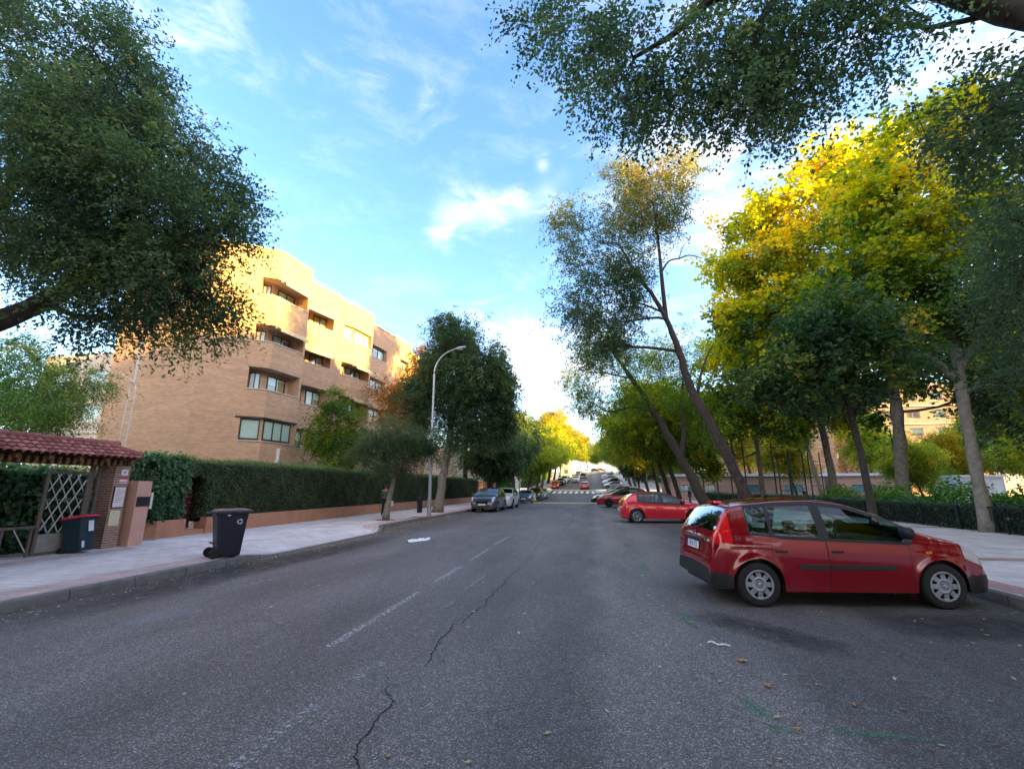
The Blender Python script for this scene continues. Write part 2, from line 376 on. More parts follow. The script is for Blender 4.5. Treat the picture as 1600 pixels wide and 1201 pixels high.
def pave(name, fa, fb, y0, y1, m, dz=.14, fh=None):
    ys = sorted(set(yst(y0, y1)) | {float(v) for v in np.arange(max(y0, 9), min(y1, 20), .25)} | {float(v) for v in np.arange(max(y0, 79), min(y1, 94), .5)}); ys = [y for y in ys if y0 <= y <= y1]
    v = []; q = []
    for y in ys:
        a, b = fa(y)+xs(y), fb(y)+xs(y)
        za = (fh(y) if fh else dz)
        v += [(a, y, zr(y)+za), (a+(b-a)*min(1, 1.1/abs(b-a)), y, zr(y)+dz), (b, y, zr(y)+dz)]
    for i in range(len(ys)-1):
        for j in range(2): q.append((i*3+j, i*3+j+1, i*3+4+j, i*3+3+j))
    tag(add(name, fast_mesh(name, v, q), None, m), kind='structure')
pave('pavement_left', lambda y: kl(y)-.16, C(-15.0), -30, 420, PAVE, fh=hl)
pave('pavement_right', lambda y: krr(y)+.16, C(13.6), -30, 420, PAVE)
def strip_flat(name, fa, fb, y0, y1, m, z, fh=None):
    ys = sorted(set(yst(y0, y1)) | {float(v) for v in np.arange(max(y0, 9), min(y1, 20), .25)}); ys = [y for y in ys if y0 <= y <= y1]
    v = []; q = []
    for y in ys:
        hz = 0 if fh is None else fh(y)-.14
        v += [(fa(y)+xs(y), y, zr(y)+z+hz), (fb(y)+xs(y), y, zr(y)+z+hz*.72)]
    for i in range(len(ys)-1): q.append((2*i, 2*i+1, 2*i+3, 2*i+2))
    tag(add(name, fast_mesh(name, v, q), None, m), kind='structure')
PAVE_P = brick_mat('faded pink pavement tiles', (.60, .44, .39), (.52, .37, .33), (.30, .24, .22), .2, .2, .25, uv=False, msize=.006)
strip_flat('pavement_border_left', lambda y: kl(y)-.19, lambda y: kl(y)-.80, -30, 420, PAVE_P, .146, hl)
strip_flat('pavement_border_inner', C(-11.3), C(-11.75), -30, 10.2, PAVE_P, .145)
strip_flat('pavement_border_right', lambda y: krr(y)+.22, lambda y: krr(y)+.66, -30, 78, PAVE_R, .145)
for y0 in (11.6, 20.6, 29.6, 38.6):
    strip_flat('pavement_cross_border', C(6.42), C(13.4), y0, y0+.42, PAVE_R, .145)
sheet('driveway', C(-26), C(-12.6), 10.95, 11.95, .150, mat('driveway concrete', (.25, .235, .22), .9, noise=(2.2, .25), bump=(25, .4)))

# markings
def ribbon(name, pts, wds, m, z=.004, kind='structure', label=None):
    v = []; q = []; uv = []; n = len(pts)
    acc = [0]
    for i in range(1, n): acc.append(acc[-1]+math.dist(pts[i], pts[i-1]))
    for i, (x, y) in enumerate(pts):
        a = pts[max(i-1, 0)]; b = pts[min(i+1, n-1)]; d = Vector((b[0]-a[0], b[1]-a[1])).normalized(); wd = wds[i] if isinstance(wds, list) else wds
        v += [(x-d.y*wd/2, y+d.x*wd/2, zr(y)+z), (x+d.y*wd/2, y-d.x*wd/2, zr(y)+z)]
    for i in range(n-1): q.append((2*i, 2*i+1, 2*i+3, 2*i+2))
    me = fast_mesh(name, v, q); ul = me.uv_layers.new(name='UVMap'); d = []
    for i in range(n-1):
        a, b = acc[i]/acc[-1], acc[i+1]/acc[-1]; d += [0, a, 1, a, 1, b, 0, b]
    ul.data.foreach_set('uv', d)
    return tag(add(name, me, None, m), kind=kind)
WL = paint_mark_mat('worn lane paint', (.52, .50, .47), .495, 26)
WL2 = paint_mark_mat('faded lane paint', (.45, .43, .42), .46, 24)
WHT = paint_mark_mat('crossing paint', (.85, .83, .80), .75, 9)
for a, b, m in [((-2.78, 4.81), (-2.79, 7.38), WL), ((-2.82, 8.24), (-2.81, 9.81), WL), ((-2.83, 10.68), (-2.87, 12.72), WL), ((-2.91, 13.73), (-2.89, 15.93), WL),
                ((-2.9, 18), (-2.95, 20.5), WL2), ((-2.95, 23), (-3.0, 26), WL2), ((-3.0, 29), (-3.0, 32), WL2), ((-3, 36), (-3.05, 39), WL2), ((-3.1, 43), (-3.1, 46), WL2), ((-3.1, 50), (-3.1, 54), WL2),
                ((-2.12, 4.05), (-2.03, 4.5), WL2), ((-2.12, 6.5), (-2.05, 6.95), WL2), ((-2.16, 2.7), (-2.15, 3.7), WL2), ((-2.1, 7.8), (-2.1, 9.0), WL2),
                ((-5.95, 6.9), (-5.76, 8.3), WL2), ((-7.5, 9.71), (-5.84, 9.7), WL2), ((-5.85, 9.66), (-5.86, 8.8), WL2), ((-5.9, 10.6), (-5.9, 12.2), WL2),
                ((-.21, 18.55), (.45, 18.66), WL), ((0.2, 26.2), (1.0, 26.2), WL2), ((-7.3, 16.9), (-6.5, 16.95), WL)]:
    n = 6
    ribbon('road_marking', [(a[0]+(b[0]-a[0])*i/n, a[1]+(b[1]-a[1])*i/n) for i in range(n+1)], .105, m)
for i in range(9):
    x = -7.3+i*1.0
    if x < -.2: ribbon('crossing_stripe', [(x+.25+xs(83), 83), (x+.25+xs(85), 85), (x+.25+xs(88), 88)], .52, WHT, .006)
CRK = mat('crack', (.010, .009, .010), 1)
def crack(pts, w0):
    w0 *= .85
    P = []; Wd = []
    for (a, b) in zip(pts[:-1], pts[1:]):
        n = max(3, int(math.dist(a, b)/.035))
        for i in range(n):
            t = i/n; P.append([a[0]+(b[0]-a[0])*t, a[1]+(b[1]-a[1])*t])
    j = np.zeros(2); out = []
    for i, p in enumerate(P):
        j = j*.80 + rng.normal(0, .017, 2); out.append((p[0]+j[0], p[1]+j[1])); Wd.append(max(.0015, w0*(.55+.6*rng.random())*(min(1, i/6, (len(P)-i)/6)+.15)))
    ribbon('road_crack', out, Wd, CRK, .0032)
crack([(-1.58, 9.07), (-1.55, 8.24), (-1.58, 7.36), (-1.58, 6.59), (-1.63, 6.19), (-1.7, 5.48), (-1.69, 4.96), (-1.57, 4.41)], .014)
crack([(-1.75, 4.1), (-1.61, 3.71), (-1.58, 3.46), (-1.56, 3.25), (-1.45, 2.9), (-1.44, 2.5)], .011)
crack([(-2.5, 6.29), (-2.05, 6.58), (-1.98, 6.75)], .011); crack([(-1.6, 9.07), (-1.5, 11.2), (-1.66, 13.5), (-1.5, 16.5)], .012)
crack([(-5.12, 4.5), (-5.02, 5.05), (-4.85, 5.23), (-4.2, 5.51), (-3.6, 5.6)], .007); crack([(-3.6, 6.2), (-2.9, 6.2), (-2.5, 6.3)], .006)
crack([(-1.2, 18), (-1.1, 24), (-1.3, 31)], .02)
GR = paint_mark_mat('green spray paint', (.03, .30, .12), .55, 18, True)
for pts, wd in [([(.85, 14.9), (.93, 14.2), (1.0, 13.5)], .35), ([(1.06, 6.95), (1.1, 6.5), (1.16, 5.98)], .14), ([(1.10, 4.36), (1.15, 4.1), (1.21, 3.92)], .15),
                ([(1.10, 3.86), (1.2, 3.82), (1.33, 3.80)], .11), ([(1.36, 3.82), (1.6, 3.86), (1.95, 3.85), (2.28, 3.83)], .085), ([(.98, 11.2), (1.0, 10.4), (1.05, 9.8)], .2)]:
    ribbon('spray_marking', pts, wd, GR, .004)
SME = paint_mark_mat('whitish cement stain', (.34, .34, .35), .62, 7, True)
ribbon('road_stain', [(-5.75, 4.9), (-5.62, 5.3), (-5.5, 5.8), (-5.45, 6.1)], .62, SME, .004)
DRK = paint_mark_mat('oil stain', (.022, .018, .016), .8, 4, True)
ribbon('road_stain', [(3.2, 6.6), (4.2, 6.7), (5.5, 7.0)], 1.3, DRK, .0035); ribbon('road_stain', [(1.2, 6.9), (1.9, 6.2), (2.6, 5.4)], .8, DRK, .0034)
ribbon('road_stain', [(-7.0, 4), (-7.1, 8), (-6.9, 12), (-6.8, 16)], 1.5, DRK, .0033)

# ------------------------------------------------------------------ walls with openings (real recesses)
class Facade:
    def __init__(s): s.m = MB(); s.root = None
    def wall(s, p, q, z0, z1, ops=(), u0=0, mi=0):
        p = Vector(p); q = Vector(q); Ln = (q-p).length; d = (q-p)/Ln
        us = sorted({0, Ln, *[min(max(u, 0), Ln) for o in ops for u in o[:2]]}); zs = sorted({z0, z1, *[z for o in ops for z in o[2:4] if z0 <= z <= z1]})
        P = lambda u, z: (p.x+d.x*u, p.y+d.y*u, z)
        for a, b in zip(us[:-1], us[1:]):
            for c, e in zip(zs[:-1], zs[1:]):
                um, zm = (a+b)/2, (c+e)/2
                if any(o[0] < um < o[1] and o[2] < zm < o[3] for o in ops): continue
                s.m.face([P(a, c), P(b, c), P(b, e), P(a, e)], mi, [(u0+a, c), (u0+b, c), (u0+b, e), (u0+a, e)])
    def recess(s, pts, z0, z1, depth, side=1, soff=1):
        """pts: polyline on the facade (2 or 3 points); returns the back polyline"""
        pts = [Vector(p) for p in pts]; ns = []
        for a, b in zip(pts[:-1], pts[1:]):
            d = (b-a).normalized(); ns.append(Vector((-d.y, d.x))*side)
        back = []
        for i, p in enumerate(pts):
            if i == 0: back.append(p+ns[0]*depth)
            elif i == len(pts)-1: back.append(p+ns[-1]*depth)
            else:
                m = (ns[i-1]+ns[i]).normalized(); back.append(p+m*depth/m.dot(ns[i]))
        t = lambda v, z: (v.x, v.y, z)
        for i in range(len(pts)-1):
            s.m.face([t(pts[i], z1), t(pts[i+1], z1), t(back[i+1], z1), t(back[i], z1)], soff)
            s.m.face([t(pts[i], z0), t(pts[i+1], z0), t(back[i+1], z0), t(back[i], z0)], soff)
            Ln = (back[i+1]-back[i]).length
            s.m.face([t(back[i], z0), t(back[i+1], z0), t(back[i+1], z1), t(back[i], z1)], 0, [(0, z0), (Ln, z0), (Ln, z1), (0, z1)])
        for a, b in ((pts[0], back[0]), (pts[-1], back[-1])):
            s.m.face([t(a, z0), t(b, z0), t(b, z1), t(a, z1)], 0, [(0, z0), (depth, z0), (depth, z1), (0, z1)])
        return back
def window(parent, p, q, u0, u1, z0, z1, side, frame_m, glass_m, blind_m=None, n=2, blind=.0, proud=.03, sill=None):
    """window standing just in front of the wall line p-q between u0 and u1; frame > pane, blind"""
    p = Vector(p); q = Vector(q); d = (q-p).normalized(); nrm = Vector((-d.y, d.x))*-side   # towards the street
    T = Matrix(((d.x, nrm.x, 0, p.x), (d.y, nrm.y, 0, p.y), (0, 0, 1, 0), (0, 0, 0, 1)))
    m = MB(); f = .055; y0, y1 = .004, proud+.03
    m.box(u0, u1, y0, y1, z0, z0+f, T=T); m.box(u0, u1, y0, y1, z1-f, z1, T=T)
    wd = (u1-u0-f)/n
    for i in range(n+1): m.box(u0+i*wd, u0+i*wd+f, y0, y1-.002, z0+f+.001, z1-f-.001, T=T)
    fr = m.build('window', frame_m, parent)
    g = MB(); g.box(u0+f*.5, u1-f*.5, .016, .022, z0+f*.5, z1-f*.5, T=T); g.build('pane', glass_m, fr)
    if blind_m:
        b = MB()
        for i in range(n):
            h = (z1-z0-2*f)*(blind if not isinstance(blind, (list, tuple)) else blind[i % len(blind)])
            if h > .02: b.box(u0+i*wd+f, u0+(i+1)*wd, .008, .012, z1-f-h, z1-f, T=T)
        if b.f: b.build('blind', blind_m, fr)
    if sill is not None:
        s_ = MB(); s_.box(u0-.05, u1+.05, .0, sill, z0-.05, z0-.004, T=T); s_.build('sill', STONE, fr)
    return fr
STONE = mat('white stone coping', (.62, .58, .52), .7, noise=(5, .15))
SOFF = mat('balcony soffit', (.42, .36, .32), .85, noise=(2, .1))
WINF = mat('dark window frame', (.05, .035, .03), .4)
WING = glass_mat('window glass', (.95, 1.0, .97), .97, refl=.7)
CURT = mat('pale curtain', (.80, .83, .74), .9, noise=(14, .12))
AWN = mat('cream awning cloth', (.66, .50, .30), .85, noise=(4, .1))
def strip_poly(mb, pts, z0, z1, out_, in_, side, m=0):
    """a coping that follows a polyline"""
    pts = [Vector(p) for p in pts]
    for a, b in zip(pts[:-1], pts[1:]):
        d = (b-a).normalized(); n = Vector((-d.y, d.x))*side
        T = Matrix(((d.x, n.x, 0, a.x), (d.y, n.y, 0, a.y), (0, 0, 1, 0), (0, 0, 0, 1)))
        mb.box(-.01, (b-a).length+.01, -out_, in_, z0, z1, m, T)
# --- brick apartment building, zig-zag front
F0 = (-21.3, 20.8)
PL = [F0, (-18.5, 22.9), (-18.25, 25.6), (-19.5, 26.0), (-18.65, 29.7), (-18.85, 30.6), (-18.35, 31.7), (-18.05, 34.2), (-18.95, 34.9), (-18.6, 38.5), (-18.35, 40.3), (-18.1, 42.6), (-19.0, 43.1), (-18.9, 50)]
Z = [4.24, 7.23, 10.13, 13.02]; ZT = [5.5, 8.5, 11.15, 14.15]; ROOF = 16.0
bld = empty('apartment_building', (-18.5, 22.9, 0), 0, 'four storey brick apartment block with zigzag front and recessed balconies behind the clipped hedge', 'building')
def rel(o, root):   # keep world place while parented to an unrotated empty
    o.parent = root; o.location = -root.location if o.parent is root else o.location; return o
holder = bld
fa = Facade(); inv = Vector(bld.location)
MATS_B = [BRICK, SOFF]
opsb = {i: [] for i in range(len(PL)-1)}
seglen = [math.dist(PL[i], PL[i+1]) for i in range(len(PL)-1)]
jobs = []      # windows to place after the wall: (backline, u0,u1,z0,z1,n,blind)
def P2(i, u): a, b = Vector(PL[i]), Vector(PL[i+1]); return a+(b-a).normalized()*u
awn_jobs = []
def sillp(pts, z0, z1, o_, i_, m=None, nm='sill'):
    b = MB(); strip_poly(b, pts, z0, z1, o_, i_, 1); o = b.build(nm, m or STONE, bld); o.location = -inv
for k in range(4):     # unit 1: openings wrapping the corner
    s0 = seglen[0]; ua = s0-[1.15, 1.05, 1.0, .95][k]; ub = seglen[1]-.18
    opsb[0].append((ua, s0, Z[k], ZT[k])); opsb[1].append((0, ub, Z[k], ZT[k]))
    A, B, Cc = P2(0, ua), Vector(PL[1]), P2(1, ub)
    dp = .12 if k == 0 else .85
    back = fa.recess([A, B, Cc], Z[k], ZT[k], dp, side=1)
    sillp([A, B, Cc], Z[k]-.05, Z[k]-.003, .05, .1)
    l0 = (back[1]-back[0]).length; l1 = (back[2]-back[1]).length
    if k == 0:
        jobs += [(back[0], back[1], .03, l0-.10, Z[k]+.05, ZT[k]-.05, 1, .97), (back[1], back[2], .10, l1-.25, Z[k]+.05, ZT[k]-.05, 3, .97)]
        sillp([P2(0, ua-.25), B, P2(1, ub+.1)], ZT[k]+.003, ZT[k]+.08, .07, .05, WINF, 'lintel')
    else:
        jobs += [(back[0], back[1], .02, l0-.08, Z[k]+.02, ZT[k]-.18, 2, [.0, .9]), (back[1], back[2], .4, min(l1-.3, 2.1), Z[k]+.02, ZT[k]-.22, 2, [.5, .15])]
        if k >= 2: awn_jobs.append((Vector(PL[1]), P2(1, ub), ZT[k]))
# unit 2: flat stretch windows (segment 3), awninged
for k in range(4):
    u0, u1 = .35, seglen[3]-.35; zt = ZT[k]
    opsb[3].append((u0, u1, Z[k], zt)); A, B = P2(3, u0), P2(3, u1)
    back = fa.recess([A, B], Z[k], zt, .7 if k else .3, side=1); ln = (back[1]-back[0]).length
    jobs += [(back[0], back[1], .1, 1.35, Z[k]+.02, zt-.15, 2, [.85, .6]), (back[0], back[1], ln-1.35, ln-.1, Z[k]+.02, zt-.15, 2, [0, .5])]
    sillp([A, B], Z[k]-.05, Z[k]-.003, .05, .1)
    if k >= 2: awn_jobs.append((A, B, zt))
    # chamfer + front of unit 2 (segments 5, 6)
    ua = .25; ub = seglen[6]-.2
    opsb[5].append((ua, seglen[5], Z[k], zt)); opsb[6].append((0, ub, Z[k], zt))
    A, B, Cc = P2(5, ua), Vector(PL[6]), P2(6, ub)
    back = fa.recess([A, B, Cc], Z[k], zt, .8 if k in (1, 2) else .2, side=1); l0 = (back[1]-back[0]).length; l1 = (back[2]-back[1]).length
    sillp([A, B, Cc], Z[k]-.05, Z[k]-.003, .05, .1)
    jobs += [(back[0], back[1], .05, l0-.08, Z[k]+.02, zt-.12, 1, .9), (back[1], back[2], .12, l1-.15, Z[k]+.02, zt-.12, 3, [.95, .95, .9] if k == 3 else [.4, .1, .7])]
    if k in (1, 2): awn_jobs.append((Vector(PL[6]), P2(6, ub), zt))
    # unit 3
    for sg, a0 in ((8, .3), (10, .25)):
        u0, u1 = a0, seglen[sg]-.3
        opsb[sg].append((u0, u1, Z[k], zt)); A, B = P2(sg, u0), P2(sg, u1)
        back = fa.recess([A, B], Z[k], zt, .35, side=1); ln = (back[1]-back[0]).length
        jobs.append((back[0], back[1], .1, ln-.1, Z[k]+.02, zt-.12, 3, [.9, .2, .8]))
        sillp([A, B], Z[k]-.05, Z[k]-.003, .05, .1)
acc = 0
for i in range(len(PL)-1):
    fa.wall(PL[i], PL[i+1], -.2, ROOF, opsb[i], acc); acc += seglen[i]
SL = (-27.1, 20.8)
fa.wall(SL, F0, 2.45, ROOF, [], 3.3); fa.wall(SL, (-25.2, 20.8), -.2, 2.45, [], 3.3)
fa.wall((-27.1, 50), SL, -.2, ROOF, []); fa.wall((-18.9, 50), (-27.1, 50), -.2, ROOF, [])
for a, b in (((-25.2, 20.8), (-25.2, 27)), ((-25.2, 27), (-21.5, 27)), ((-21.5, 27), (-21.5, 20.9))): fa.wall(a, b, -.2, 2.45, [], mi=1)
fa.m.face([(-25.2, 20.8, 2.45), (-21.3, 20.8, 2.45), (-21.3, 27, 2.45), (-25.2, 27, 2.45)], 1)
roof = [(x, y, ROOF-.35) for x, y in PL]+[(-27.1, 50, ROOF-.35), (-27.1, 20.8, ROOF-.35)]
fa.m.face(roof, 1)
wo = fa.m.build('wall', MATS_B, bld, fix=False); wo.location = -inv
sillp(PL[:3], ROOF+.003, ROOF+.07, .04, .3, None, 'coping')
rl = MB(); strip_poly(rl, PL[2:], ROOF+.003, ROOF+.12, .05, .25, 1); o = rl.build('roof_edge', WHITE, bld); o.location = -inv
rr = MB()
for i in range(3, len(PL)-1):
    a, b = PL[i], PL[i+1]; rr.tube([(a[0]-.15, a[1], ROOF+.42), (b[0]-.15, b[1], ROOF+.42)], .022, 6)
    rr.tube([(a[0]-.15, a[1], ROOF+.1), (a[0]-.15, a[1], ROOF+.43)], .022, 6)
o = rr.build('roof_railing', STEEL, bld); o.location = -inv
for (p, q_, u0, u1, z0, z1, n, bl) in jobs:
    if u1-u0 < .3: continue
    o = window(bld, p, q_, u0, u1, z0, z1, 1, WINF, WING, CURT, n, bl); o.location = -inv
for a, b, zt in awn_jobs:
    d = (b-a).normalized(); n = Vector((d.y, -d.x))
    T = Matrix(((d.x, n.x, 0, a.x), (d.y, n.y, 0, a.y), (0, 0, 1, 0), (0, 0, 0, 1))); m = MB(); Ln = (b-a).length
    m.box(.05, Ln-.02, .01, .16, zt-.16, zt+.02, T=T)
    m.poly([tuple(T @ Vector(p)) for p in [(.08, .16, zt-.05), (Ln-.05, .16, zt-.05), (Ln-.05, .42, zt-.22), (.08, .42, zt-.22), (.08, .42, zt-.36), (Ln-.05, .42, zt-.36)]], [(0, 1, 2, 3), (3, 2, 5, 4)])
    o = m.build('awning', AWN, bld, fix=False); o.location = -inv
m = MB(); m.lathe([(0, 0), (.14, .02), (.14, .1), (.10, .18), (.0, .2)], 14, (-18.36, 24.2, 3.0)); m.box(-18.4, -18.2, 24.17, 24.23, 3.2, 3.9)
o = m.build('wall_lamp', WHITE, bld, smooth=False); o.location = -inv
m = MB(); m.tube([(-18.42, 24.3, 4.2), (-18.42, 24.3, 1)], .03, 6); o = m.build('drain_pipe', WINF, bld); o.location = -inv

# --- simple blocks further off
def block(x0, x1, y0, y1, z0, storeys, label, brick, trim, faces='LF', name='apartment_block', sh=2.95, bay=3.2, roofm=None, balc=False):
    r = empty(name, ((x0+x1)/2, y0, z0), 0, label, 'building'); inv = Vector(r.location); f = Facade(); top = z0+storeys*sh+.9; wj = []
    cor = [(x0, y0), (x1, y0), (x1, y1), (x0, y1)]
    b = MB()
    for i in range(4):
        p, q_ = cor[i], cor[(i+1) % 4]; Ln = math.dist(p, q_); ops = []
        vis = {0: 'F', 1: 'R', 2: 'B', 3: 'L'}[i] in faces
        if vis:
            nb = max(1, int(Ln/bay)); wd = Ln/nb
            for s in range(storeys):
                for j in range(nb):
                    u0 = wd*j+wd*.24; u1 = wd*(j+1)-wd*.24; za = z0+s*sh+.95; zb = za+1.4
                    ops.append((u0, u1, za, zb)); d = (Vector(q_)-Vector(p)).normalized()
                    A = Vector(p)+d*u0; B = Vector(p)+d*u1
                    bk = f.recess([A, B], za, zb, .22, side=1); wj.append((bk[0], bk[1], u1-u0))
                    wj[-1] = (*wj[-1], za, zb)
                T = Matrix(((d.x, -d.y*-1, 0, p[0]), (d.y, -d.x, 0, p[1]), (0, 0, 1, 0), (0, 0, 0, 1)))
                b.box(0, Ln, 0, .12 if not balc else .7, z0+s*sh+.0, z0+s*sh+.14, T=T)
                if balc: b.box(0, Ln, .62, .7, z0+s*sh+.141, z0+s*sh+.9, T=T)
        f.wall(p, q_, z0-1, top, ops, 0)
    f.m.face([(x, y, top-.3) for x, y in cor], 1)
    o = f.m.build('wall', [brick, trim], r, fix=False); o.location = -inv
    if b.f: o = b.build('string_course', trim, r); o.location = -inv
    for (A, B, ln, za, zb) in wj[:100]:
        o = window(r, A, B, .02, ln-.02, za+.02, zb-.02, 1, WHITE, WING, CURT, 2, random.choice([.0, .3, .6, .9]), proud=.01); o.location = -inv
    return r
BR2 = brick_mat('orange brick', (.60, .36, .26), (.54, .31, .22), (.45, .34, .26), .25, .07, .12)
BR3 = brick_mat('pink brick', (.50, .30, .25), (.42, .25, .20), (.50, .42, .38), .25, .07, .12)
CREAM = mat('cream render', (.66, .52, .38), .9, noise=(1.5, .08)); TRIM = mat('pale trim', (.66, .60, .52), .85)
block(24, 44, 92, 104, 0, 6, 'tall orange brick block with pale bands glimpsed through the plane trees', BR2, TRIM, 'FL')
block(47, 62, 84, 100, 0, 6, 'red brick block with white stair window seen past the thick plane trunk', BR2, WHITE, 'FL')
block(-46, -31, 30, 44, 0, 4, 'peach rendered block half hidden by the light green garden tree', CREAM, TRIM, 'FR')
block(-27, -17, 56, 74, 0, 2, 'low peach house behind the dark red gate', CREAM, TRIM, 'FR')
block(64, 78, -95, -38, 0, 10, 'unseen long brick block added across the park to shade the street', BR2, TRIM, '')  # unseen sun blocker, added out of frame to shade the street
block(64, 78, -36, 38, 0, 10, 'second unseen brick block added across the park beside the first for shade', BR2, TRIM, '', sh=3.08)  # added blocker as well, height set for the shade line on the facade
block(64, 76, 42, 72, 0, 9, 'third unseen brick block added across the park by the far courts for shade', BR2, TRIM, '')  # added out of view to keep low sun off the road further up
block(-40, -18, -45, -6, 0, 5, 'brick block across the garden behind the camera', BR2, TRIM, '')
block(-11.5+1.6, -8.6+1.6, 150, 158, zr(150), 2, 'small white house at the kerb near the top of the hill', mat('white render', (.78, .76, .72), .8), WHITE, 'FR')

# ------------------------------------------------------------------ leaves
def twigs_to_leaves(P, D, K, ln, size, asp, r, vbase, spread=.25, droop=.3):
    """P,D: twig starts and directions (n,3). K leaves along each. returns verts, quads, v"""
    n = len(P); t = (np.arange(K)+.5)/K
    base = P[:, None, :] + D[:, None, :]*(t*ln)[None, :, None] + np.array([0, 0, -1.])[None, None, :]*(droop*ln*t**2)[None, :, None]
    base = base + r.normal(0, spread*size*1.6, base.shape)
    base = base.reshape(-1, 3); m = len(base)
    side = np.tile(np.where(np.arange(K) % 2, 1., -1.), n)
    Dn = np.repeat(D, K, 0); up = np.array([0, 0, 1.])
    lat = np.cross(Dn, up); lat /= np.linalg.norm(lat, axis=1)[:, None]+1e-6
    d = lat*side[:, None]*.8 + Dn*.45 + r.normal(0, .45, (m, 3)); d[:, 2] -= .15; d /= np.linalg.norm(d, axis=1)[:, None]
    nr = up[None, :]*1.0 + r.normal(0, .55, (m, 3)); s = np.cross(d, nr); s /= np.linalg.norm(s, axis=1)[:, None]+1e-6
    sz = size*(.65+.7*r.random(m))[:, None]; hw = sz*asp*.5
    f = np.cross(s, d)*sz*.12
    V = np.stack([base, base+d*sz*.48+s*hw+f, base+d*sz, base+d*sz*.48-s*hw+f], 1).reshape(-1, 3)
    Q = np.arange(m*4, dtype=np.int32).reshape(-1, 4)
    v = np.repeat(vbase, K) + r.normal(0, .09, m)
    return V, Q, np.clip(v, 0, 1)
def leaf_object(name, V, Q, v, m, parent):
    me = fast_mesh(name, V, Q); a = me.attributes.new('v', 'FLOAT', 'FACE'); a.data.foreach_set('value', v.astype(np.float32))
    return add(name, me, parent, m)
def dirs(n, r):
    d = r.normal(0, 1, (n, 3)); return d/np.linalg.norm(d, axis=1)[:, None]
DENS = {11: 1.75, 12: .85, 13: 1.9, 14: 2.2, 15: 1.35, 16: 1.7, 17: 1.7, 18: 1.7, 19: 1.7, 20: 1.5, 21: 1.6, 22: 2.2, 23: 2.8, 24: 2.0, 25: 2.2, 26: 3.0, 41: 1.9, 42: 1.9, 43: 2.2}
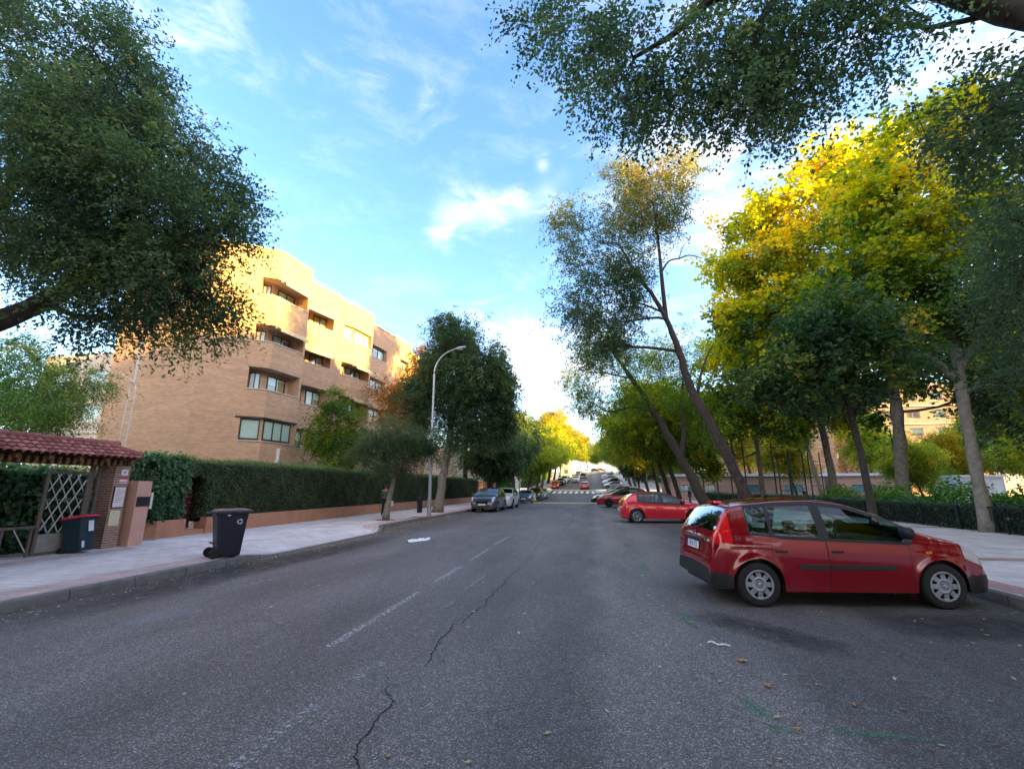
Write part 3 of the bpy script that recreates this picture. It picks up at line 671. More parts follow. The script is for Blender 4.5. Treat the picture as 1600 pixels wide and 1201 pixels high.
def tree(name, label, cat, base, trunk, blobs, leafm, barkm, K=12, ln=.45, size=.05, asp=.45, dens=1.0, droop=.35, branches=None, group=None, seed=1, vmix=(.5, .2), ztint=None, twig=0, clump=.33, sub=5):
    """trunk: [(x,y,z,r)...] world; blobs: [(cx,cy,cz,rx,ry,rz,ntwigs)]"""
    r = np.random.default_rng(seed); root = empty(name, base, 0, label, cat, group); B = np.array(base, float)
    tr = np.array(trunk, float); mb = MB()
    def wob(a, b, r0, r1, n=5, amp=.08):
        a, b = np.array(a), np.array(b); L_ = np.linalg.norm(b-a); pts = []; rad = []
        off = r.normal(0, amp*L_, 3); off2 = r.normal(0, amp*L_*.4, 3)
        for i in range(n+1):
            t = i/n; p = a+(b-a)*t+off*math.sin(pi*t)+off2*math.sin(2*pi*t); pts.append(p-B); rad.append(r0+(r1-r0)*t)
        return pts, rad
    # resample trunk smoothly
    tt = np.arange(len(tr)); ts = np.linspace(0, len(tr)-1, (len(tr)-1)*4+1); sm = np.stack([np.interp(ts, tt, tr[:, k]) for k in range(4)], 1)
    for _ in range(2): sm[1:-1, :3] = (sm[:-2, :3]+2*sm[1:-1, :3]+sm[2:, :3])/4
    sm[1:-1, :3] += r.normal(0, sm[1:-1, 3:4]*.10)
    flare = sm[:, 3].copy(); flare[0] *= 1.35; flare[1] *= 1.1
    mb.tube([p-B for p in sm[:, :3]], list(flare*(1+r.normal(0, .05, len(flare)))), 14)
    mb.v = [tuple(np.array(q)+r.normal(0, .055*sm[min(i//14, len(sm)-1), 3], 3)) for i, q in enumerate(mb.v)]
    allpts = [sm]
    for br in (branches or []):
        b_ = np.array(br, float); t2 = np.arange(len(b_)); t3 = np.linspace(0, len(b_)-1, (len(b_)-1)*3+1); s2 = np.stack([np.interp(t3, t2, b_[:, k]) for k in range(4)], 1)
        for _ in range(2): s2[1:-1, :3] = (s2[:-2, :3]+2*s2[1:-1, :3]+s2[2:, :3])/4
        mb.tube([p-B for p in s2[:, :3]], list(s2[:, 3]), 8); allpts.append(s2)
    allp = np.concatenate(allpts)
    VV = []; QQ = []; vv = []; off = 0; sticks = MB()
    for bl in blobs:
        c = np.array(bl[:3]); rad = np.array(bl[3:6]); nt_ = max(8, int(bl[6]*dens*DENS.get(seed, 1)))
        # limb from a trunk point below the blob
        dd = np.linalg.norm(allp[:, :3]-c, axis=1)+np.maximum(0, allp[:, 2]-c[2]+rad[2]*.3)*2; j = int(np.argmin(dd)); st = allp[j]
        lr = min(st[3]*.6, .02+.016*float(np.linalg.norm(st[:3]-c)))
        pts, rr_ = wob(st[:3], c, lr, lr*.4, 7, .11); mb.tube(pts, rr_, 6)
        nc = max(7, int(len(dirs(1, r))*10+rad.mean()*9)*(2 if seed in (11, 12) else 1))
        cd_ = dirs(nc, r); cr_ = r.random(nc)**.42; cc = c+cd_*cr_[:, None]*rad
        for q_ in cc[:sub]:
            pts, rr_ = wob(c if r.random() < .6 else (np.array(st[:3])*.4+c*.6), q_, lr*.4, lr*.12, 4, .1); mb.tube(pts, rr_, 5, cap=False)
        which = r.integers(0, nc, nt_); sig = rad*clump
        P = cc[which]+r.normal(0, 1, (nt_, 3))*sig*(.45+.75*r.random(nc)[which])[:, None]
        D = (P-c)/rad; D = D/ (np.linalg.norm(D, axis=1)[:, None]+1e-6)*.7 + r.normal(0, .5, (nt_, 3)); D[:, 2] -= droop*.5; D /= np.linalg.norm(D, axis=1)[:, None]
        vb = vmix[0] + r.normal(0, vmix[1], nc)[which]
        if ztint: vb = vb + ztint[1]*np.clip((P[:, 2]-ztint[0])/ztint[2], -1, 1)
        V, Q, v = twigs_to_leaves(P-B, D, K, ln, size, asp, r, vb, droop=droop)
        VV.append(V); QQ.append(Q+off); off += len(V); vv.append(v)
        if twig:
            for i in range(0, nt_, twig):
                p = P[i]-B; d_ = D[i]; e = [p-d_*ln*.6, p, p+d_*ln*.5+np.array([0, 0, -droop*ln*.25]), p+d_*ln+np.array([0, 0, -droop*ln])]
                sticks.tube(e, [.006, .005, .004, .002], 3, cap=False)
    mb.poly(sticks.v, sticks.f, 0) if sticks.f else None
    mb.build('trunk', barkm, root, smooth=True, fix=False)
    leaf_object('crown', np.concatenate(VV), np.concatenate(QQ), np.concatenate(vv), leafm, root)
    return root
LM_ELM = leaf_mat('dark elm leaves', [(0, (.036, .066, .036)), (.5, (.085, .140, .062)), (.8, (.18, .25, .09)), (1, (.42, .38, .11))], .5)
LM_GREY = leaf_mat('grey green leaves', [(0, (.055, .090, .045)), (.5, (.115, .165, .075)), (.8, (.24, .23, .08)), (1, (.50, .34, .10))], .48)
LM_PLANE = leaf_mat('plane leaves', [(0, (0.030, 0.075, 0.021)), (.3, (0.098, 0.172, 0.030)), (.55, (0.30, 0.34, 0.034)), (.8, (0.60, 0.54, 0.040)), (1, (0.76, 0.54, 0.046))], .55)
LM_DARK = leaf_mat('dark plane leaves', [(0, (0.024, 0.060, 0.028)), (.6, (0.060, 0.120, 0.036)), (.9, (0.200, 0.240, 0.040)), (1, (0.700, 0.400, 0.080))], .38)
LM_YEL = leaf_mat('yellow street leaves', [(0, (.08, .13, .02)), (.4, (.26, .27, .03)), (.8, (.58, .42, .035)), (1, (.68, .36, .04))], .5)
LM_LGREEN = leaf_mat('light green leaves', [(0, (.05, .12, .03)), (.5, (.12, .22, .05)), (.85, (.26, .32, .06)), (1, (.55, .42, .05))], .5)
LM_SGREEN = leaf_mat('street green leaves', [(0, (0.058, 0.130, 0.026)), (.5, (0.169, 0.273, 0.042)), (.85, (0.416, 0.442, 0.052)), (1, (0.715, 0.546, 0.065))], .5)
LM_ORANGE = leaf_mat('autumn orange leaves', [(0, (.12, .08, .03)), (.5, (.38, .20, .04)), (1, (.62, .32, .05))], .45)
LM_HEDGE = leaf_mat('hedge leaves', [(0, (.034, .046, .020)), (.45, (.080, .108, .044)), (.75, (.13, .19, .068)), (1, (.26, .40, .15))], .35)
LM_IVY = leaf_mat('ivy leaves', [(0, (0.020, 0.060, 0.031)), (.5, (0.051, 0.128, 0.060)), (.85, (0.119, 0.238, 0.085)), (1, (0.272, 0.408, 0.102))], .3, .35)
LM_BUSH = leaf_mat('bright bush leaves', [(0, (0.027, 0.081, 0.016)), (.5, (0.081, 0.216, 0.030)), (1, (0.243, 0.432, 0.054))], .35)
G_ST = 'street trees along the two kerbs'
# near tree at the left: only its crown and one limb are in the frame
tree('elm_tree', 'large dark green elm with drooping leafy twigs above the tiled gate', 'tree', (-9.7, 3.2, .14),
     [(-9.7, 3.2, .14, .30), (-9.9, 3.5, 2.0, .25), (-9.8, 4.3, 3.3, .20), (-8.9, 5.2, 4.2, .15), (-8.3, 5.7, 5.0, .12), (-7.9, 5.9, 6.6, .08)],
     [(-6.35, 5.7, 4.75, .75, .8, .75, 480), (-6.9, 5.8, 6.2, 1.15, 1.2, .9, 900), (-8.3, 5.8, 6.3, 1.4, 1.4, 1.25, 1200), (-8.2, 5.8, 8.0, 1.35, 1.4, 1.1, 1000),
      (-10.2, 6.0, 7.5, 1.6, 1.6, 1.6, 1300), (-10.4, 6.0, 10.0, 1.9, 1.6, 1.4, 1200), (-7.5, 5.7, 5.0, .9, .9, .8, 600), (-8.6, 5.6, 9.2, 1.0, 1.1, .8, 500), (-12.2, 6.3, 8.6, 1.6, 1.6, 2.2, 900), (-9.2, 5.7, 5.6, .8, .9, .55, 350), (-5.95, 5.7, 5.75, .5, .6, .45, 90)],
     LM_ELM, BARK, K=14, ln=.55, size=.078, asp=.42, droop=.45, dens=.62, seed=11, vmix=(.5, .16), twig=4, branches=[[(-9.7, 4.4, 3.4, .15), (-10.2, 5.2, 5.5, .12), (-10.3, 5.8, 8.0, .08), (-10.3, 6, 10, .05)]], clump=.17)
# near tree at the right, overhanging the road
tree('elm_tree', 'dark elm overhanging the road with its thick limb above the yellow plane trees', 'tree', (8.4, 4.4, .14),
     [(8.4, 4.4, .14, .32), (8.1, 4.6, 3.0, .28), (7.4, 5.2, 6.0, .2), (6.15, 6.0, 7.75, .15), (5.0, 6.1, 8.9, .13), (3.4, 6.2, 9.5, .12), (2.2, 6.1, 9.3, .08), (1.6, 6.0, 8.55, .045), (.9, 6.1, 8.3, .03)],
     [(-0.1, 6.3, 9.3, 0.85, 1, 0.75, 420), (0.75, 6.2, 8.1, 0.65, 0.8, 0.6, 330), (2.2, 6.2, 8.2, 0.8, 1, 0.8, 380), (3.4, 6.2, 8.15, 0.9, 1.1, 0.85, 520), (2.55, 6.2, 7.2, 0.65, 0.8, 0.55, 260),
      (3.2, 6.2, 9.35, 1, 1.1, 0.6, 400), (5.35, 6.2, 6.5, 0.55, 0.8, 0.75, 330), (4.5, 6.2, 8.35, 0.7, 1, 0.6, 260), (6.7, 7.4, 5, 0.7, 0.9, 1.1, 520), (7.9, 8.9, 5.4, 0.8, 1.1, 1.5, 620), (8.6, 10, 3.9, 0.6, 0.9, 0.8, 260), (6.5, 6.6, 7, 0.6, 0.8, 0.7, 300), (1.45, 6.2, 7.35, 0.5, 0.6, 0.45, 160)],
     LM_ELM, BARK, K=13, ln=.50, size=.072, asp=.58, droop=.5, seed=12, vmix=(.45, .15), twig=4, clump=.17, branches=[[(3.4, 6.2, 9.4, .07), (2.9, 6.2, 8.9, .045), (2.6, 6.2, 8.0, .025)], [(6.2, 6.0, 7.8, .05), (6.0, 6.1, 7.2, .035), (5.5, 6.2, 6.6, .02)]])
# leaning elm
tree('elm_tree', 'tall elm with long bare leaning trunk and sparse grey crown tipped with painted sunlit gold', 'tree', (7.35, 22.6, .14),
     [(7.35, 22.6, .14, .27), (6.79, 22.5, 1.25, .25), (6.06, 22.5, 3.42, .225), (5.36, 22.5, 5.1, .205), (4.87, 22.5, 6.2, .185), (4.45, 22.4, 8.2, .155), (3.95, 22.3, 9.87, .12), (3.29, 22, 11.2, .09), (2.5, 21.9, 12.4, .08), (1.8, 21.8, 14, .05)],
     [(.2, 21.6, 13.0, 1.3, 1.5, 1.8, 330), (-.3, 21.4, 10.3, 1.2, 1.4, 1.0, 260), (1.5, 21.5, 10.8, 1.3, 1.4, 1.5, 330), (.6, 21.4, 8.6, 1.5, 1.5, 1.0, 320), (2.0, 21.6, 15.2, 1.2, 1.3, 1.5, 260), (3.7, 22, 16.5, 1.5, 1.5, 1.6, 420), (5.0, 22, 18.0, 1.1, 1.3, .8, 140),
      (2.6, 21.8, 17.6, 1.1, 1.2, .8, 200), (4.6, 22, 14.9, .8, 1, .7, 90), (2.3, 21.6, 12.6, 1.0, 1.2, 1.1, 200), (-.6, 21.4, 15.2, .8, 1, .9, 120)],
     LM_GREY, BARK, K=12, ln=.5, size=.125, asp=.45, droop=.25, seed=13, vmix=(.50, .15), ztint=(14.5, .28, 3.5), clump=.4, group=G_ST,  # height tint puts sunlit gold into the upper leaf colour
     branches=[[(3.95, 22.3, 9.8, .12), (3.9, 22.3, 11.6, .10), (3.88, 22.3, 14.1, .07), (3.75, 22.2, 16.4, .04)], [(3.85, 22.3, 12.3, .055), (4.3, 22.3, 13.1, .045), (4.8, 22.2, 13.0, .04), (5.3, 22.4, 13.35, .03), (5.95, 22.3, 13.0, .02)], [(4.8, 22.2, 13.0, .025), (5.0, 22.3, 13.7, .018), (5.5, 22.3, 14.3, .01)],
               [(5.1, 22.5, 5.8, .08), (5.5, 22.7, 7.4, .05), (6.2, 22.8, 8.6, .03)]])
# second leaning elm, forked
tree('elm_tree', 'forked elm leaning over the road behind the bright red hatchback', 'tree', (7.3, 31.2, .14),
     [(7.3, 31.2, .14, .36), (6.75, 31, 1.2, .33), (5.6, 31, 3.7, .28), (4.2, 30.9, 6.6, .20), (2.9, 30.8, 8.9, .13), (1.6, 30.6, 11, .08)],
     [(-.2, 30.5, 9.3, 1.7, 1.8, 1.5, 300), (1.5, 30.5, 11.0, 1.8, 1.8, 1.5, 330), (.3, 30.5, 7.2, 1.5, 1.7, 1.0, 250), (3.6, 30.8, 9.6, 1.7, 1.8, 1.5, 330), (5.9, 31, 10.6, 1.7, 1.8, 1.5, 330), (2.6, 30.6, 7.6, 1.3, 1.5, .9, 200), (6.6, 31.2, 7.6, 1.5, 1.6, 1.3, 280), (7.6, 31.4, 5.4, 1.1, 1.4, 1.2, 200)],
     LM_SGREEN, BARK, K=12, ln=.5, size=.115, asp=.45, droop=.5, seed=14, vmix=(.5, .2), ztint=(9, .2, 3), group=G_ST,
     branches=[[(5.7, 31, 3.5, .2), (6.1, 31, 5.2, .14), (5.95, 31, 6.8, .11), (6.3, 31, 8.9, .07)]])
# thin dark tree by the near kerb
tree('young_plane_tree', 'slim young tree with dark leaves right behind the near red hatchback', 'tree', (7.05, 13.4, .14),
     [(7.05, 13.4, .14, .095), (7.02, 13.4, 2.1, .085), (6.95, 13.4, 3.15, .08), (6.85, 13.4, 4.2, .07), (6.6, 13.4, 5.3, .045)],
     [(5.0, 13.3, 4.75, 1.0, 1.0, .55, 190), (6.5, 13.4, 5.35, 1.3, 1.2, .8, 330), (8.0, 13.5, 4.7, 1.0, 1.0, .55, 210), (7.3, 13.4, 6.3, 1.5, 1.2, .8, 320), (5.8, 13.3, 4.1, .7, .8, .35, 90)],
     LM_DARK, BARK, K=9, ln=.42, size=.13, asp=.85, droop=.4, seed=15, vmix=(.45, .2), group=G_ST, branches=[[(6.95, 13.4, 3.4, .05), (7.5, 13.4, 4.3, .04), (8.1, 13.5, 4.9, .02)], [(6.9, 13.4, 3.7, .05), (6.0, 13.4, 4.4, .035), (5.2, 13.4, 4.9, .02)]])
# plane trees in the park
G_PL = 'plane trees in the park behind the railings'
tree('plane_tree', 'plane tree at the railings nearest the camera with smooth grey trunk and broad crown', 'tree', (13.45, 18.8, 0.0),
     [(13.35, 18.8, 0, .21), (13.45, 18.9, 2.5, .18), (13.6, 18.9, 5.8, .155), (14.0, 18.9, 10.4, .13), (14.2, 18.9, 14, .07)],
     [(12.4, 18.6, 8.7, 2.0, 2.0, 1.3, 430), (10.2, 18.3, 7.4, 1.5, 1.7, 1.0, 300), (15.6, 18.9, 8.2, 2.0, 2.0, 1.7, 480), (12.6, 18.5, 11.6, 2.3, 2.2, 1.6, 480), (15.6, 18.9, 12.2, 2.0, 2.0, 1.9, 430), (13.2, 18.6, 14.8, 2.2, 2.0, 1.5, 400), (15.4, 18.9, 16.8, 1.6, 1.6, 1.2, 240), (16.4, 18.9, 5.4, 1.2, 1.5, 1.3, 300), (10.6, 18.3, 10.0, 1.4, 1.6, 1.0, 220), (9.4, 18.0, 8.6, 1.2, 1.4, .9, 200), (11.2, 18.4, 13.0, 1.4, 1.5, 1.2, 240)],
     LM_PLANE, BARK2, K=9, ln=.5, size=.17, asp=.85, droop=.35, seed=16, vmix=(.48, .20), ztint=(11, .26, 4), clump=.25, group=G_PL, branches=[[(13.6, 18.9, 5.4, .12), (12.6, 18.8, 6.7, .10), (11.2, 18.5, 7.6, .06)], [(13.6, 18.9, 5.8, .12), (14.6, 18.9, 7.5, .09), (15.6, 18.9, 8.6, .05)]])
tree('plane_tree', 'thickest pale blotched plane trunk behind the bright bushes, golden high crown', 'tree', (18.6, 32, -.0),
     [(18.5, 32, 0, .38), (18.75, 32, 2.1, .35), (19.2, 32, 6.4, .31), (19.3, 32, 9.8, .28), (19.1, 32, 17, .14), (19.5, 32, 22, .07)],
     [(16, 31.5, 11, 2.8, 2.6, 1.8, 380), (22, 32, 11, 2.8, 2.6, 2.0, 380), (13.6, 31.5, 13.6, 2.2, 2.3, 1.6, 300), (19, 31.8, 15, 3.2, 2.8, 2.0, 480), (15.4, 31.5, 17.6, 2.6, 2.4, 1.8, 360), (22.6, 32, 17, 2.8, 2.6, 2.2, 380), (19.5, 32, 21.2, 2.8, 2.5, 2.2, 380), (21.4, 32, 25.4, 1.5, 1.6, 1.4, 160), (15.2, 31.6, 8.2, 1.6, 1.8, 1.0, 180), (24.5, 32, 7.5, 2, 2, 2, 260), (20.8, 31.8, 8.6, 1.6, 1.7, 1.2, 180), (12.3, 31.5, 17.2, 2.0, 2.0, 1.7, 260), (10.2, 31.3, 16.6, 1.7, 1.8, 1.5, 200), (11.6, 31.3, 20.2, 1.7, 1.8, 1.4, 190), (9.6, 31.3, 12.4, 1.5, 1.6, 1.5, 190), (11.2, 31.3, 13.6, 1.9, 2.0, 1.8, 250), (14.6, 31.5, 21.2, 2.2, 2.2, 1.8, 270), (17.2, 31.8, 24.2, 2.0, 2, 1.6, 220), (11.4, 31.3, 10.2, 1.8, 1.8, 1.5, 240), (17.2, 31.6, 12.6, 2.2, 2.2, 1.8, 300), (26, 32, 13, 2.2, 2.2, 2.2, 280), (25.5, 32, 18.5, 2.2, 2.2, 2.2, 260)],
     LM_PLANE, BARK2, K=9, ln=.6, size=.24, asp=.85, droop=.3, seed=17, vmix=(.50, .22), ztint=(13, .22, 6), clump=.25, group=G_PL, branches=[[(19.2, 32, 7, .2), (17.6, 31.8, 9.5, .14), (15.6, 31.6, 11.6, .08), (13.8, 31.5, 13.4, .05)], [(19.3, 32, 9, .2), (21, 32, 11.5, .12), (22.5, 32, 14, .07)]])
tree('plane_tree', 'pale plane trunk at the end of the bright bushes with leafy olive crown', 'tree', (16.8, 36, 0),
     [(16.75, 36, 0, .27), (16.75, 36, 1.3, .25), (16.65, 36, 4.9, .22), (16.25, 36, 8.2, .18), (14.5, 36, 13, .1)],
     [(13.5, 35.6, 9, 2.2, 2.2, 1.6, 330), (16.8, 36, 10.8, 2.4, 2.3, 1.8, 380), (12.2, 35.6, 12.6, 2.2, 2.2, 1.8, 330), (15, 36, 15.4, 2.4, 2.3, 1.8, 350), (18.6, 36, 7.4, 1.8, 2, 1.4, 240), (11.6, 35.6, 6.4, 1.4, 1.6, 1.1, 150), (12.2, 35.6, 16.4, 1.6, 1.8, 1.3, 180)],
     LM_PLANE, BARK2, K=9, ln=.6, size=.25, asp=.85, droop=.3, seed=18, vmix=(.5, .20), ztint=(10, .25, 5), clump=.25, group=G_PL)
tree('plane_tree', 'slender pale plane trunk just right of the leaning elm trunk', 'tree', (13.35, 40, 0),
     [(13.4, 40, 0, .2), (13.4, 40, 2, .19), (13.4, 40, 5.3, .16), (12.8, 40, 10, .1), (12.4, 40, 13, .05)],
     [(10.4, 39.5, 8.4, 2.0, 2.1, 1.5, 280), (13.5, 40, 9.4, 2.1, 2.2, 1.7, 320), (11.4, 40, 12.4, 2.1, 2.1, 1.7, 280), (15.2, 40, 6.6, 1.5, 1.7, 1.2, 180), (9, 39.6, 5.6, 1.3, 1.5, 1.2, 150)],
     LM_PLANE, BARK2, K=9, ln=.6, size=.26, asp=.85, droop=.3, seed=19, vmix=(.52, .18), ztint=(8, .15, 4), group=G_PL)
tree('plane_tree', 'thin green stemmed tree by the court fence left of the bright bushes', 'tree', (14.9, 33.5, 0),
     [(14.95, 33.5, 0, .11), (14.5, 33.5, 3.2, .1), (14.1, 33.5, 6.0, .07)], [(14.2, 33.5, 6.8, 1.4, 1.5, 1.1, 220), (13.2, 33.4, 5.4, .9, 1, .7, 100)],
     LM_PLANE, BARK3, K=9, ln=.5, size=.22, asp=.85, seed=20, vmix=(.4, .2), group=G_PL)
tree('plane_tree', 'slim bare stemmed plane left of the leaning elm by the courts', 'tree', (12.0, 42, 0),
     [(12.2, 42, 0, .13), (12.1, 42, 4.5, .11), (11.8, 42, 8, .07)], [(11.6, 42, 8.6, 1.8, 1.8, 1.6, 240), (9.2, 42, 6.4, 1.6, 1.6, 1.5, 220), (9.6, 42, 3.6, 1.0, 1.2, 1.1, 140)],
     LM_PLANE, BARK2, K=9, ln=.6, size=.26, asp=.85, seed=21, vmix=(.5, .18), group=G_PL)
# left street trees
tree('young_street_tree', 'small olive grey street tree with its slim trunk standing in the pavement before the hedge', 'tree', (-9.72, 20.94, .14),
     [(-9.72, 20.94, .14, .13), (-9.55, 20.94, 1.5, .11), (-9.3, 20.94, 2.5, .10), (-9.2, 20.94, 3.6, .07)],
     [(-9.3, 20.9, 4.1, 1.3, 1.3, .95, 520), (-10.6, 20.9, 3.5, .9, 1.0, .7, 300), (-7.9, 20.9, 3.6, .9, 1.0, .75, 300), (-9.2, 20.9, 2.9, 1.3, 1.1, .5, 260)],
     LM_GREY, BARK3, K=11, ln=.38, size=.09, asp=.42, dens=1.3, droop=.6, seed=22, vmix=(.32, .16), group=G_ST, branches=[[(-9.4, 20.94, 2.3, .07), (-10.0, 20.9, 3.0, .05), (-10.6, 20.9, 3.6, .03)], [(-9.35, 20.94, 2.4, .07), (-8.6, 20.9, 3.1, .05), (-8, 20.9, 3.7, .03)]])
tree('large_street_tree', 'big dark green tree with thick pale trunk beside the street lamp', 'tree', (-9.62, 28, .14),
     [(-9.62, 28, .14, .30), (-9.3, 28, 2.2, .25), (-9.05, 28, 4.1, .23), (-8.8, 28, 6.5, .16), (-8.6, 28, 9.5, .09)],
     [(-10.23, 28.2, 6.8, 1.6, 1.8, 1.5, 520), (-6.62, 28, 6.6, 1.6, 1.8, 1.7, 560), (-8.38, 28, 8.4, 2.1, 2.1, 1.8, 700), (-10.06, 28.2, 10, 1.51, 1.7, 1.5, 480), (-6.54, 28, 9.2, 1.51, 1.7, 1.7, 520), (-8.38, 28, 11.4, 1.68, 1.8, 1.3, 520), (-7.88, 28, 5, 1.43, 1.4, 0.8, 300), (-5.7, 27.8, 5.4, 1.01, 1.1, 1, 240), (-10.99, 28.2, 8.3, 1.01, 1.2, 1.2, 260), (-9.22, 28, 12.4, 0.84, 1, 0.7, 160), (-5.44, 28, 7.6, 0.84, 1.1, 1.2, 240)],
     LM_ELM, BARK3, K=11, ln=.45, size=.135, asp=.5, droop=.45, seed=23, vmix=(.42, .14), group=G_ST)
def conifer(name, label, base, h, rad, m, seed, n=2200, size=.14):
    r = np.random.default_rng(seed); root = empty(name, base, 0, label, 'tree'); mb = MB(); mb.tube([(0, 0, 0), (0, 0, h*.5), (0, 0, h*.97)], [rad*.09, rad*.06, .02], 8); mb.build('trunk', BARK, root, True, fix=False)
    t = r.random(n)**.8; z = h*(.12+.86*t); rr = rad*(1-t)*(.75+.35*np.sin(t*60))*(.35+.65*r.random(n)**.5)+.05; a = r.random(n)*2*pi
    P = np.stack([rr*np.cos(a), rr*np.sin(a), z], 1); D = np.stack([np.cos(a), np.sin(a), np.full(n, -.1)], 1)
    V, Q, v = twigs_to_leaves(P, D, 9, size*3, size, .3, r, r.normal(.4, .12, n), droop=.2); leaf_object('crown', V, Q, v, m, root); return root
conifer('cedar_tree', 'pointed conifer tip rising behind the big dark street tree', (-13.2, 47, .1), 19.3, 3.2, LM_GREY, 31, 2600, .2)
tree('garden_tree', 'small green and yellow garden tree behind the hedge against the brick facade', 'tree', (-15.6, 25.3, 0),
     [(-15.6, 25.3, 0, .12), (-15.5, 25.3, 2.8, .1), (-15.4, 25.3, 5, .05)],
     [(-15.3, 25.2, 5.4, 1.5, 1.2, 1.2, 460), (-16.3, 25.2, 4.3, 1.0, 1.0, .8, 260), (-14.4, 25.2, 4.4, 1.0, 1.0, .8, 260), (-15.4, 25.2, 3.4, 1.5, 1.0, .6, 260), (-15.4, 25.2, 6.9, .8, .8, .6, 140)],
     LM_SGREEN, BARK3, K=10, ln=.4, size=.11, asp=.5, droop=.4, seed=24, vmix=(.28, .26))
tree('autumn_tree', 'orange tinted tree catching the low sun beside the brick building', 'tree', (-15.2, 34, 0),
     [(-15.2, 34, 0, .16), (-15.2, 34, 4, .13), (-15.1, 34, 8, .07)],
     [(-15.9, 34, 9.0, 1.5, 1.5, 1.3, 330), (-13.8, 33.6, 10.2, 1.3, 1.3, 1.2, 300), (-16.0, 34, 7.4, 1.2, 1.3, 1.0, 220), (-14.0, 33.8, 7.7, 1.4, 1.3, 1.2, 280), (-13.3, 33.8, 12, .9, 1, .8, 130)],
     LM_ORANGE, BARK3, K=10, ln=.42, size=.13, asp=.5, seed=25, vmix=(.5, .2))
tree('feathery_tree', 'light green feathery garden tree with bare twigs above the tiled gate roof', 'tree', (-22.6, 14.5, 0),
     [(-22.6, 14.5, 0, .16), (-22.5, 14.5, 2.5, .13), (-22.8, 14.5, 4.5, .08), (-22.2, 14.5, 6, .05)],
     [(-22.6, 14.3, 5.0, 1.8, 1.4, 1.0, 380), (-20.2, 13.8, 5.6, 1.3, 1.2, .8, 260), (-24.6, 14.5, 5.6, 1.8, 1.5, 1.4, 380), (-20.8, 13.6, 3.9, 1.2, 1.1, .7, 170), (-23.4, 14.2, 6.9, 1.6, 1.4, .7, 240), (-24.0, 13.8, 3.8, 1.6, 1.3, .9, 260), (-18.9, 13.0, 4.6, .6, .8, .4, 70)],
     LM_LGREEN, mat('twig grey', (.30, .27, .24), .9), K=15, ln=.55, size=.085, asp=.4, droop=.5, seed=26, vmix=(.4, .2), twig=14)
# ------- prototypes for the rows further up the street and deep in the park
def proto(name, label, m, seed, h=9.5, w_=3.0, bark=BARK, size=.22, vm=(.5, .2), zt=.15, n=230, K=9, group=G_ST, lean=0.0, cat='tree'):
    t = [(0, 0, 0, .2), (lean*.3, 0, h*.2, .17), (lean*.7, .1, h*.42, .14), (lean*1.1, 0, h*.7, .07)]
    r = random.Random(seed); bl = []
    for i in range(7):
        a = i*2.4; rr = w_*.5*(.4+.6*r.random()); z = h*(.48+.38*((i*.37) % 1)); bl.append((lean*1.1+rr*cos(a), rr*sin(a), z, w_*.48, w_*.48, h*.13, n))
    bl.append((lean*1.1, 0, h*.9, w_*.42, w_*.42, h*.1, n)); bl.append((lean, 0, h*.55, w_*.6, w_*.6, h*.12, n))
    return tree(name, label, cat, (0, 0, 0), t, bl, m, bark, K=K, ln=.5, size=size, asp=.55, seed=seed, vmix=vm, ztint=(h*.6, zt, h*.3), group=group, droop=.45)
pr_g = proto('street_tree', 'x', LM_SGREEN, 41, h=10.5, w_=4.4, lean=-1.6, n=330, size=.2, vm=(.55, .24))
pr_y = proto('street_tree', 'x', LM_YEL, 42, h=11.5, w_=4.8, lean=-1.3, n=340, size=.2, vm=(.45, .24))
pr_d = proto('street_tree', 'x', LM_ELM, 43, h=9, w_=4.0, lean=.3, n=330)
used = set()
def put(pr, x, y, s, rz, label, sz=None, group=G_ST):
    z = zr(y)+.1 if -14 < x-xs(y) < 14 else zr(y)-.05
    o = pr if pr.name not in used else copy_tree(pr)
    used.add(pr.name); o.location = (x+xs(y), y, z); o.rotation_euler = (0, 0, rz); o.scale = (s, s, sz or s); o['label'] = label; o['group'] = group; return o
put(pr_d, -9.3, 41, .80, 0, 'dark street tree with pale trunk behind the white parked car', .75)
put(pr_d, -9.2, 53.5, 1.05, 2, 'round dark street tree rising behind the blue grey parked saloon', 1.2)
put(pr_g, -9.2, 64, .85, 3.4, 'green street tree before the bright green hedge up the street')
put(pr_g, -9.3, 75, .95, 3.0, 'light green street tree beside the person in a red top')
FL = ['olive green street tree at the foot of the hill on the hedge side', 'yellowing street tree partway up the hill on the hedge side', 'tall golden street tree over the cars parked on the slope', 'green street tree near the small white house', 'yellow street tree just past the small white house', 'last yellow street tree before the hilltop on the hedge side', 'small green street tree on the hilltop opposite the railings']
for i, (y, p, s) in enumerate([(87, pr_g, 1.0), (99, pr_y, 1.05), (112, pr_y, 1.3), (126, pr_g, 1.1), (143, pr_y, 1.2), (165, pr_y, 1.25), (190, pr_g, 1.3)]):
    put(p, -11.0 if y > 90 else -9.8, y, s*1.2, 3+i*.3, FL[i])
